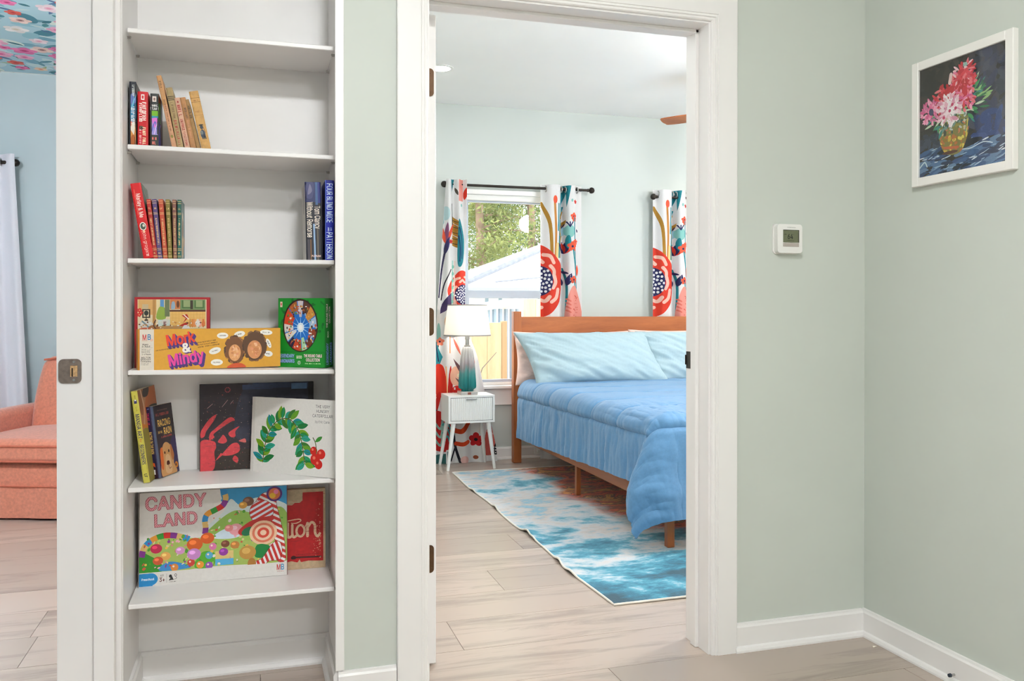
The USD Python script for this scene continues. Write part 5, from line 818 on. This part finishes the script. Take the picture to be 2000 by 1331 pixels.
def rod(label, x0, x1, y, z, ends=(1, 1), r=.0095):
    t = Thing('curtain_rod', label, 'curtain rod', ((x0+x1)/2, y, z)); t.part('rod', cyl((x0, y, z), (x1, y, z), r, n=14), IRON, world=True, smooth=40)
    for X, s, on_ in ((x0, -1, ends[0]), (x1, 1, ends[1])):
        if on_: f = lathe([(0, -.03), (.011, -.03), (.013, -.022), (.009, -.016), (.0215, -.008), (.024, .004), (.019, .018), (.008, .025), (0, .026)], n=20); f.apply_transform(trimesh.transformations.rotation_matrix(s*PI/2, [0, 1, 0])); f.apply_translation((X+s*.02, y, z)); t.part('finial', f, IRON, world=True, smooth=50)
        t.part('bracket', cat(cyl((X-s*.06, y, z-.004), (X-s*.06, 6.088, z-.004), .006), bx(X-s*.06-.012, X-s*.06+.012, 6.083, 6.0895, z-.035, z+.025, .002)), IRON, world=True)
rod('dark bronze curtain rod over the window with the pine view', 1.335, 2.425, 6.0, 2.012); rod('dark bronze curtain rod at the right end of the headboard', 2.985, 4.1, 6.0, 1.985)

# ceiling fan: one wooden blade reaches into the doorway's view
fan = Thing('ceiling_fan', 'ceiling fan whose wooden blade tip shows at the top right of the doorway', 'ceiling fan', (3.02, 4.55, 2.30)); FC = np.array([3.02, 4.55, 2.345])
fan.part('motor', lathe([(0, 2.28), (.08, 2.28), (.11, 2.3), (.11, 2.37), (.07, 2.4), (.02, 2.41), (.016, 2.57), (.06, 2.58), (.065, 2.612), (0, 2.612)], (3.02, 4.55, 0), 36), WHITE, world=True, smooth=40)
fan.part('light_globe', trimesh.creation.icosphere(3, .095).apply_translation((3.02, 4.55, 2.2)), emit('fan_added_glow', COOL, BED_LAMP*.4), world=True)  # glowing globe added under the fan to brighten the ceiling
d0 = math.atan2(.545, -.435)
for k in range(3):
    an = d0+k*2*PI/3; bl = prism(catmull([(.1, -.045), (.4, -.062), (.66, -.06), (.695, -.03), (.697, .03), (.66, .06), (.4, .062), (.1, .045)], True, 4), .008); bl.apply_transform(trimesh.transformations.rotation_matrix(.14, [1, 0, 0])); bl.apply_transform(trimesh.transformations.rotation_matrix(an, [0, 0, 1])); bl.apply_translation(FC)
    fan.part('blade', bl, CHERRY, world=True)
    fan.part('blade_bracket', cyl(FC+[.1*math.cos(an), .1*math.sin(an), 0], FC+[.2*math.cos(an), .2*math.sin(an), 0], .012), IRON, world=True)
ou = Thing('outlet', 'small white plug on the baseboard wall under the bed head', 'outlet', (2.045, 6.076, .06)); ou.part('plate', bx(2.015, 2.085, 6.07, 6.0769, .03, .10, .002), WHITE, world=True); ou.part('plug', bx(2.035, 2.06, 6.05, 6.07, .04, .065, .004), WHITE, world=True)

# ---------------------------------------------------------------- room at the left
CORAL = plain('coral_upholstery', (216, 134, 108), .9, .16, 70, .25, sheen_weight=.5, sheen_roughness=.5); CORALD = plain('coral_piping', (198, 108, 84), .9, .1, 70)
rz = math.radians(-20); ac = Thing('armchair', 'coral upholstered skirted armchair in the room at the left', 'armchair', (-1.56, 5.19, 0), rz); DW, DD = .86, .78
def soft(x0, x1, y0, y1, z0, z1, r=.05, puff=0):
    m = arr(m3.Manifold.hull_points(np.array([(X, Y, Z) for X in (x0+r, x1-r) for Y in (y0+r, y1-r) for Z in (z0+r, z1-r)], np.float64)) if False else m3.Manifold.batch_hull([m3.Manifold.sphere(r, 24).translate((X, Y, Z)) for X in (x0+r, x1-r) for Y in (y0+r, y1-r) for Z in (z0+r, z1-r)]).refine_to_length(.05))
    if puff: v = m.vertices; m.vertices[:, 2] += np.where(v[:, 2] > (z0+z1)/2, puff*np.clip(1-((v[:, 0]-(x0+x1)/2)/((x1-x0)/2))**2, 0, 1)*np.clip(1-((v[:, 1]-(y0+y1)/2)/((y1-y0)/2))**2, 0, 1), 0)
    return m
ac.part('base', bx(.01, DW-.01, .015, DD-.01, .03, .30, .02), CORAL)
sk = [(x, -.004-.003*math.sin(x*26)) for x in np.linspace(-.004, DW+.004, 90)]; ac.part('skirt', along([*sk, (DW+.004, .02), (-.004, .02)], 'z', .012, .178), CORAL); ac.part('skirt', along([(-.006+.003*math.sin(y*24), y) for y in np.linspace(0, DD, 60)]+[(.02, DD), (.02, 0)], 'z', .012, .178), CORAL)
ac.part('seat_cushion', soft(.115, DW-.115, -.015, .60, .30, .425, .035, .03), CORAL, smooth=60); ac.part('seat_cushion_front', soft(.0, DW, -.012, .08, .30, .40, .03), CORAL, smooth=60)
for z in (.312, .392): ac.part('piping', tube([(0.0, -.014, z), (.43, -.016, z), (DW, -.014, z)], .006, 8), CORALD)
ac.part('piping', tube([(-.004, -.008, .18), (.43, -.008, .18), (DW, -.008, .18)], .004, 6), CORALD)
for X in (0, DW-.115): ac.part('arm', soft(X, X+.115, .085, DD-.02, .2, .545, .045), CORAL, smooth=60)
bkm = soft(.115, DW-.115, .54, .76, .36, .83, .06); v = bkm.vertices; kz = np.clip((v[:, 2]-.42)/.4, 0, 1); v[:, 0] = DW/2+(v[:, 0]-DW/2)*(1.0+.05*np.sin(kz*PI)-.10*kz); v[:, 1] += .09*kz-.02; ac.part('back', bkm, CORAL, smooth=60); ac.part('piping', tube([(.17, .60, .812), (.3, .615, .826), (.43, .62, .83), (.56, .615, .826), (.69, .60, .812)], .006, 8), CORALD)
# white curtain and its rod
def foW(u, v): return .035+.028*np.cos(u*2*PI/.155+.5*tp(v))+.008*np.cos(u*2*PI/.06+2)*tp(v)
wc = Thing('curtain', 'plain white curtain at the far left edge beside the coral armchair', 'curtain', (-1.65, 6.0, 0)); U, V = np.meshgrid(np.linspace(0, .48, 130), np.linspace(.02, 2.08, 30), indexing='ij'); k = tp(V); XW = -1.90+U*(1+.2*k)
wc.part('cloth', grid(np.stack([XW, 6.035-foW(U, V), V], -1).transpose(1, 0, 2), .003), plain('white_linen', (226, 226, 234), .9, .03, 300), world=True, smooth=60); rings(wc, (-1.82, -1.66, -1.5), 5.995, 2.03)
rod('dark bronze curtain rod with a ball end beside the white curtain', -3.1, -1.44, 6.0, 2.028, (1, 1), .011)
# flowered paper on that room's ceiling
q = random.Random(12); PX0, PY0 = -3.6, 2.6; a = Art(3.86, 3.47, (176, 210, 222)); BG = [(120, 172, 194), (206, 228, 232), (70, 136, 156), (226, 236, 230), (150, 198, 212), (96, 152, 170)]
for _ in range(700): a.ell(q.uniform(0, 3.86), q.uniform(0, 3.47), q.uniform(.03, .09), q.uniform(.015, .045), q.choice(BG), q.uniform(0, 180), n=4)
for _ in range(1000): a.leaf(q.uniform(0, 3.86), q.uniform(0, 3.47), q.uniform(.05, .11), q.uniform(.018, .034), q.uniform(0, 6.28), q.choice([(40, 112, 128), (70, 140, 150), (80, 112, 156), (166, 190, 136), (214, 196, 120), (60, 104, 92), (140, 176, 194), (200, 220, 224)]))
FLW = [((244, 176, 206), (226, 84, 150)), ((250, 214, 206), (150, 96, 96)), ((242, 236, 236), (220, 206, 190)), ((238, 120, 176), (200, 36, 110)), ((248, 206, 176), (226, 120, 96)), ((226, 92, 78), (190, 40, 40)), ((250, 226, 234), (240, 160, 190))]
pts = []
while len(pts) < 430:
    p = (q.uniform(0, 3.86), q.uniform(0, 3.47))
    if all((p[0]-o[0])**2+(p[1]-o[1])**2 > .0085 for o in pts) or q.random() < .004: pts.append(p)
for x, y in pts:
    c1, c2 = q.choice(FLW); r = q.uniform(.036, .07); t0 = q.random()*6
    for k in range(5): t = t0+k*PI/2.5; a.ell(x+r*.5*math.cos(t), y+r*.5*math.sin(t), r*.55, r*.46, tuple(min(255, max(0, v_+(8 if k % 2 else -8))) for v_ in c1), math.degrees(t), n=4)
    a.ell(x, y, r*.5, r*.5, c1, n=5); a.ell(x, y, r*.36, r*.36, tuple((p_+q_)//2 for p_, q_ in zip(c1, c2)), n=5); a.ell(x, y, r*.2, r*.2, c2, n=4)
g, cc = a.build(lambda u, v: np.stack([PX0+u, PY0+v, np.full_like(u, ZC-.0008)], 1)); g.faces = g.faces[:, ::-1]
struct_paper = single('ceiling_left_paper', g, printed('wallpaper', .6), 'pink and teal flowered wallpaper on the ceiling of the armchair room', 'wallpaper', kind='structure', col=cc)

# ---------------------------------------------------------------- hall things
th = Thing('thermostat', 'white square thermostat with a small grey-green screen on the wall right of the door', 'thermostat', (1.685, YF, 1.344))
def rbox(x0, x1, z0, z1, y0, y1, r):
    c = m3.CrossSection([[(x0, z0), (x1, z0), (x1, z1), (x0, z1)]]).offset(-r, m3.JoinType.Round, 2, 32).offset(r, m3.JoinType.Round, 2, 32); m = arr(m3.Manifold.extrude(c, y1-y0)); v = m.vertices; return trimesh.Trimesh(np.stack([v[:, 0], y1-v[:, 2], v[:, 1]], 1), m.faces, process=False)
th.part('body', rbox(1.6385, 1.7335, 1.2965, 1.391, YF-.026, YF, .011), WHITE, world=True); th.part('wall_plate', rbox(1.6355, 1.7345, 1.2945, 1.3925, YF-.007, YF, .012), WHITE, world=True)
sc = th.part('screen', bx(1.6602, 1.7205, YF-.0268, YF-.025, 1.331, 1.3725), plain('lcd', (104, 108, 84), .18), world=True)
a = Art(.0603, .0415, (108, 112, 86)); a.rect(0, .0395, .0603, .0415, (58, 60, 46)); a.rect(.0575, 0, .0603, .0415, (66, 64, 54)); a.text('64', .0265, .0195, .0155, (30, 38, 28), sx=.8); a.text('o', .0395, .0265, .0035, (44, 54, 40), bold=False); scrib(a, .008, .0265, .011, .003, (56, 62, 44), 0, 111); scrib(a, .028, .006, .03, .003, (62, 70, 48), 0, 112)
g, cc = a.on((1.6602, YF-.0271, 1.331), (1, 0, 0), (0, 0, 1)); th.part('readout', g, GLOSS, parent=sc, col=cc, world=True)
th.part('buttons', bx(1.6600, 1.7197, YF-.0272, YF-.025, 1.3175, 1.3295), plain('button_grey', (176, 166, 158), .4), world=True)
a = Art(.034, .004, (234, 232, 228)); scrib(a, .017, .002, .03, .0026, (176, 170, 170), 0, 113); g, cc = a.on((1.6745, YF-.0263, 1.3785), (1, 0, 0), (0, 0, 1)); th.part('maker_mark', g, GLOSS, col=cc, world=True)

pf = Thing('framed_painting', 'white framed painting of red and pink flowers in a vase on the right hand wall', 'picture', (XR, 2.015, 1.687)); FX = XR-.0205; ya, yb, za, zb, fwid = 2.203, 1.829, 1.494, 1.880, .0265
FR = plain('frame_white', (238, 235, 230), .35)
for m_ in (bx(FX, XR, yb, yb+fwid, za, zb, .0015), bx(FX, XR, ya-fwid, ya, za, zb, .0015), bx(FX, XR, yb+fwid, ya-fwid, zb-fwid, zb, .0015), bx(FX, XR, yb+fwid, ya-fwid, za, za+fwid, .0015)): pf.part('frame', m_, FR, world=True)
w, h = ya-yb-2*fwid, zb-za-2*fwid; q = random.Random(21); a = Art(w, h, (44, 38, 34))
def dab(x0, x1, y0, y1, n_, L_, wd, cs, an=None):
    for _ in range(n_): a.ell(q.uniform(x0, x1), q.uniform(y0, y1), L_*q.uniform(.5, 1.2), wd*q.uniform(.5, 1.3), q.choice(cs), q.uniform(0, 180) if an is None else an+q.uniform(-14, 14), n=2)
dab(0, w*.7, h*.3, h, 90, .035, .012, [(38, 32, 30), (54, 46, 40), (48, 44, 42), (60, 52, 46), (34, 30, 30)]); dab(w*.6, w, h*.3, h, 90, .03, .013, [(60, 62, 78), (50, 52, 66), (70, 72, 88), (54, 58, 84), (66, 62, 70)]); dab(w*.66, w, h*.2, h*.45, 40, .03, .012, [(44, 66, 120), (60, 80, 132), (52, 60, 96)]); dab(0, w*.25, h*.25, h*.4, 16, .02, .01, [(60, 66, 84), (48, 52, 66)])
dab(0, w, 0, h*.235, 150, .028, .008, [(46, 70, 108), (60, 92, 136), (84, 116, 156), (40, 54, 82), (104, 132, 166), (52, 78, 124)], 8); dab(0, w, .01, h*.25, 44, .013, .002, [(190, 206, 222), (150, 176, 204), (226, 230, 236)], 12); dab(w*.1, w*.6, 0, h*.06, 16, .014, .003, [(24, 32, 48)], 10)
a.line([(w*.45, .065), (w*.6, .058), (w*.75, .068), (w*.85, .06)], .003, (214, 226, 236)); a.line([(0, .03), (.02, .045), (.03, .03)], .004, (206, 222, 226)); a.ell(w*.48, h*.215, .085, .012, (26, 30, 42), 6)
# vase
vx, vy = w*.405, h*.375; vs = catmull([(vx-.02, vy-.071), (vx+.028, vy-.071), (vx+.054, vy-.03), (vx+.06, vy+.02), (vx+.044, vy+.058), (vx+.04, vy+.07), (vx-.03, vy+.07), (vx-.036, vy+.05), (vx-.052, vy+.01), (vx-.045, vy-.04)]); V_ = Polygon(vs).buffer(0); a.add(V_, (134, 126, 62))
for _ in range(190):
    x, y = q.uniform(vx-.055, vx+.06), q.uniform(vy-.07, vy+.07); t_ = (y-vy)/.07
    cs = [(206, 170, 60), (150, 120, 40), (190, 110, 50), (226, 206, 90)] if t_ < -.2 else [(120, 150, 140), (196, 200, 190), (70, 76, 60), (150, 140, 60), (206, 190, 150), (60, 90, 90), (206, 120, 80)]
    a.add(affinity.translate(affinity.rotate(affinity.scale(Point(0, 0).buffer(1, 3), q.uniform(.003, .010), q.uniform(.002, .006)), q.uniform(0, 180)), x, y).intersection(V_), q.choice(cs))
a.line([(vx-.03, vy-.05), (vx+.02, vy-.055)], .008, (196, 96, 50)); a.line([(vx+.05, vy-.03), (vx+.056, vy+.02)], .003, (226, 206, 80)); a.ell(vx-.01, vy-.066, .03, .005, (90, 50, 30))
for x, y, an, n_ in ((w*.66, h*.7, .5, 9), (w*.7, h*.6, .1, 9), (w*.62, h*.5, -.7, 8), (w*.22, h*.47, 3.9, 7), (w*.18, h*.53, 3.4, 6), (w*.5, h*.53, -.2, 8), (w*.6, h*.62, .2, 8)):
    for _ in range(n_): a.leaf(x+q.gauss(0, .012), y+q.gauss(0, .012), q.uniform(.018, .04), q.uniform(.005, .011), an+q.gauss(0, .45), q.choice([(70, 150, 90), (40, 120, 70), (150, 190, 120), (30, 90, 60), (206, 222, 190), (60, 140, 130)]))
def bloom(x, y, r, cs, n_):
    for k in range(n_): t_, rr = q.uniform(0, 6.28), r*math.sqrt(q.random()); a.ell(x+rr*math.cos(t_), y+rr*math.sin(t_), r*q.uniform(.16, .34), r*q.uniform(.07, .14), q.choice(cs), math.degrees(t_)+q.gauss(0, 25), n=3)
RED, PNK, BLS = [(206, 40, 56), (226, 64, 76), (190, 30, 40), (236, 120, 130), (214, 70, 90)], [(236, 120, 160), (246, 170, 196), (220, 90, 140), (206, 110, 150)], [(250, 226, 230), (244, 206, 214), (240, 180, 196), (252, 240, 240), (226, 150, 176)]
bloom(w*.50, h*.74, .05, RED+PNK[:1], 90); bloom(w*.53, h*.83, .042, RED+[(246, 200, 206)], 70); bloom(w*.3, h*.66, .042, RED, 80); bloom(w*.55, h*.62, .036, RED+PNK, 60); a.ell(w*.36, h*.72, .024, .012, (200, 40, 50), 30, 4); bloom(w*.13, h*.585, .036, PNK, 80); a.ell(w*.145, h*.585, .009, .011, (70, 70, 100), 20); bloom(w*.36, h*.565, .044, BLS, 120)
for x, y in ((w*.3, h*.5), (w*.4, h*.6), (w*.37, h*.55), (w*.44, h*.56)): a.ell(x, y, .005, .005, (206, 60, 100), n=3)
a.line([(w*.37, h*.8), (w*.385, h*.87)], .012, (240, 206, 200)); a.ell(w*.55, h*.92, .008, .006, (150, 190, 180))
g, cc = a.on((FX+.008, ya-fwid, za+fwid), (0, -1, 0), (0, 0, 1)); pf.part('painting', g, printed('canvas', .5, .15, 260), col=cc, world=True)
pf.part('glazing', bx(FX+.0025, FX+.0045, yb+fwid-.002, ya-fwid+.002, za+fwid-.002, zb-fwid+.002), GLASS, world=True); pf.part('backing', bx(FX+.0085, XR, yb+fwid-.002, ya-fwid+.002, za+fwid-.002, zb-fwid+.002), plain('backing_board', (120, 100, 80), .9), world=True)
ds = Thing('door_stop', 'tiny dark metal door stop on the baseboard of the right hand wall', 'door stop', (1.987, 2.035, .03)); ds.part('stem', cyl((1.988, 2.035, .0285), (1.972, 2.035, .0285), .0035, n=12), STEEL, world=True); ds.part('tip', cyl((1.973, 2.035, .0285), (1.966, 2.035, .0285), .0058, .0052, n=14), plain('rubber_dark', (40, 52, 66), .5), world=True)
cr = Thing('paper_scrap', 'tiny white scrap lying on the floor in the hall corner', 'scrap', (1.955, 2.335, 0)); cr.part('flake', arr(m3.Manifold.hull_points(np.array([(1.948, 2.333, .0003), (1.966, 2.338, .0003), (1.957, 2.346, .0003), (1.95, 2.34, .003), (1.962, 2.336, .0035)], np.float64))), plain('scrap_white', (240, 232, 220), .8), world=True)

# ---------------------------------------------------------------- outside the bedroom window
nh = Thing('neighbour_shed', 'low white shed with a pale hipped roof outside the window', 'shed', (6, 14, -.35))
WR = plain('white_metal_roof', (236, 240, 244), .5, .02, 2); SHG = plain('grey_shingle', (126, 128, 134), .9, .2, 14); WS = plain('white_siding', (236, 238, 242), .7); GAP = plain('siding_gap', (146, 162, 182), .8); GUT = plain('gutter_grey', (140, 146, 158), .5)
e0, r0, r1 = np.array([3.05, 12.7, 1.47]), np.array([7.1, 15.2, 3.05]), np.array([10, 15.2, 3.05])
slab = lambda pts: arr(m3.Manifold.hull_points(np.vstack([np.array(pts, float), np.array(pts, float)-[0, 0, .05]])))
nh.part('roof', slab([(3.05, 12.7, 1.47), (14, 12.7, 1.47), (10, 15.2, 3.05), (7.1, 15.2, 3.05)]), WR, world=True); nh.part('roof', slab([(3.05, 12.7, 1.46), (7.1, 15.2, 3.04), (3.05, 17.7, 1.46)]), SHG, world=True); nh.part('roof', slab([(3.05, 17.7, 1.46), (14, 17.7, 1.46), (10, 15.2, 3.05), (7.1, 15.2, 3.05)]), WR, world=True)
nh.part('hip_cap', tube([(3.0, 12.67, 1.49), (5, 13.9, 2.27), (7.1, 15.2, 3.09)], .05, 8), SHG, world=True); nh.part('hip_cap', tube([(3.6, 12.75, 1.545), (6.5, 13.35, 1.86), (9, 13.9, 2.2)], .013, 8), SHG, world=True)
nh.part('gutter', bx(3.0, 14, 12.62, 12.72, 1.36, 1.47, .02), GUT, world=True); nh.part('wall', bx(3.35, 13.6, 13.0, 17.4, -.4, 1.42), WS, world=True)
for x in np.arange(3.5, 6.2, .22): nh.part('batten', bx(x, x+.05, 12.975, 13.0, -.4, 1.42), GAP, world=True)
bw = Thing('board_wall', 'white board-and-batten wall outside, beside the tan fence panel', 'wall', (2.9, 10, -.35)); bw.part('wall_body', arr(m3.Manifold.hull_points(np.array([(2.35, 9.3, -.35), (3.15, 10.3, -.35), (2.4, 9.26, -.35), (3.2, 10.26, -.35), (2.35, 9.3, 1.17), (3.15, 10.3, 1.19), (2.4, 9.26, 1.17), (3.2, 10.26, 1.19)], np.float64))), WS, world=True)
bw.part('eave', arr(m3.Manifold.hull_points(np.array([(2.2, 9.15, 1.10), (3.2, 10.35, 1.2), (2.45, 9.1, 1.10), (3.3, 10.2, 1.2), (2.2, 9.15, 1.16), (3.2, 10.35, 1.26), (2.45, 9.1, 1.16), (3.3, 10.2, 1.26)], np.float64))), WS, world=True)
for k in range(7):
    f_ = k/7+.05; p = np.array([2.4, 9.26])+np.array([.8, 1.0])*f_; d = np.array([.8, 1.0])*.05; nrm = np.array([.02, -.016])
    bw.part('batten', arr(m3.Manifold.hull_points(np.array([(*(p+o), z) for o in (d*0, d, d+nrm, nrm) for z in (-.35, 1.12)], np.float64))), GAP, world=True)
TAN = wood('fence_tan', (206, 160, 120), (238, 198, 160), 6, 'z', .8, .5); fe = Thing('fence', 'tan board fence panels outside the window', 'fence', (2.2, 8, -.35))
for k in range(9): x = 1.0+k*.147; fe.part('board', bx(x, x+.1455, 8.0, 8.025, -.35, .985-.003*(k % 2), .002), TAN, world=True)
fe.part('post', bx(2.323, 2.375, 7.99, 8.06, -.35, 1.0, .004), plain('fence_post', (176, 140, 104), .8), world=True)
for k in range(8): x = 3.06+k*.147; fe.part('board', bx(x, x+.1455, 9.6, 9.625, -.35, 1.24-.003*(k % 2), .002), TAN, world=True)
tw = Thing('weed_stem', 'thin bare weed stems leaning in front of the tan fence', 'plant', (1.95, 7.9, -.35)); tw.part('stem', tube([(1.93, 7.9, -.35), (2.0, 7.9, .25), (2.1, 7.9, .55), (2.24, 7.9, .70)], [.006, .006, .005, .003], 6), plain('stem_grey', (120, 110, 100), .9), world=True); tw.part('stem', tube([(1.97, 7.88, -.35), (2.06, 7.88, .12), (2.22, 7.88, .42)], [.005, .004, .003], 6), '/World/Looks/stem_grey', world=True)
BARK = plain('pine_bark', (136, 112, 92), .9, .25, 8)
def leafmat(name, c): return mat(name, {'n': ('noise_texture', {'scale': .9, 'detail': 4}), 'g': ('geometry', {}), 'r': ('rgb_ramp', {'ramp': [(.3, tuple(v*.55 for v in lin(c))), (.7, lin(c))]}), 'd': ('diffuse_bsdf', {}), 't': ('translucent_bsdf', {}), 'm': ('mix_closure', {'fac': .4})}, [('g.position', 'n.vector'), ('n.fac', 'r.fac'), ('r.color', 'd.color'), ('r.color', 't.color'), ('d.BSDF', 'm.closure1'), ('t.BSDF', 'm.closure2')], surface='m.closure')
LF = [leafmat('pine_green', (116, 132, 80)), leafmat('pine_yellow_green', (142, 148, 90)), leafmat('pine_grey_green', (112, 132, 92))]
def tree(label, x, y, hgt, rad, m, seed, n=15000):
    g_ = np.random.default_rng(seed); t = Thing('pine_tree', label, 'tree', (x, y, -.35), group='pine trees outside the window'); zz = np.linspace(0, hgt, 9); wob = np.cumsum(g_.normal(0, .05, (9, 2)), 0); t.part('trunk', tube(np.c_[wob, zz], np.linspace(.15, .03, 9), 8), BARK)
    br, cl = [], []
    for k in range(46):
        z = hgt*(.10+.88*(k+g_.random())/46); L_ = rad*(1-.55*z/hgt)*g_.uniform(.5, 1.1); an = g_.uniform(0, 2*PI); p = np.array([np.interp(z, zz, wob[:, 0]), np.interp(z, zz, wob[:, 1]), z]); e = p+[L_*math.cos(an), L_*math.sin(an), L_*g_.uniform(-.1, .35)]; br.append(tube([p, (p+e)/2+[0, 0, .04], e], [.035, .022, .01], 5))
        for s in np.linspace(.3, 1, 5): cl.append((p+(e-p)*s, .22+.16*s))
    t.part('branches', cat(*br), BARK, kind='stuff')
    ci = g_.integers(0, len(cl), n); c = np.array([cl[i][0] for i in ci]); r = np.array([cl[i][1] for i in ci]); c = c+g_.normal(0, 1, (n, 3))*r[:, None]*.62; d = g_.normal(0, 1, (n, 3)); d /= np.linalg.norm(d, axis=1)[:, None]; s_ = np.cross(d, g_.normal(0, 1, (n, 3))); s_ /= np.linalg.norm(s_, axis=1)[:, None]; L_ = g_.uniform(.035, .085, n)[:, None]; wd = L_*.32
    v = np.stack([c-d*L_, c+s_*wd, c+d*L_, c-s_*wd], 1).reshape(-1, 3); f = np.arange(n)[:, None]*4; t.part('foliage', trimesh.Trimesh(v, np.vstack([f+[0, 1, 2], f+[0, 2, 3]]), process=False), m, kind='stuff')
for k, (x, y, hg, rd, m, lab) in enumerate(((5.3, 19.5, 8.5, 1.7, 1, 'yellow-green pine right behind the shed, seen at the left of the window'), (7.2, 21.5, 9.5, 1.8, 0, 'green pine in the middle of the window'), (7.0, 25, 10, 1.9, 2, 'grey-green pine between and behind the two nearer ones'), (9.0, 24.5, 9.5, 2.0, 1, 'yellow-green pine at the right of the window'), (11.2, 27, 10, 2.1, 0, 'green pine behind the right curtain'), (3.4, 21, 9, 1.9, 2, 'grey-green pine behind the left curtain'), (8.3, 30, 11, 2.3, 0, 'tallest far pine at the back of the grove'))): tree(lab, x, y, hg, rd, LF[m], 40+k)
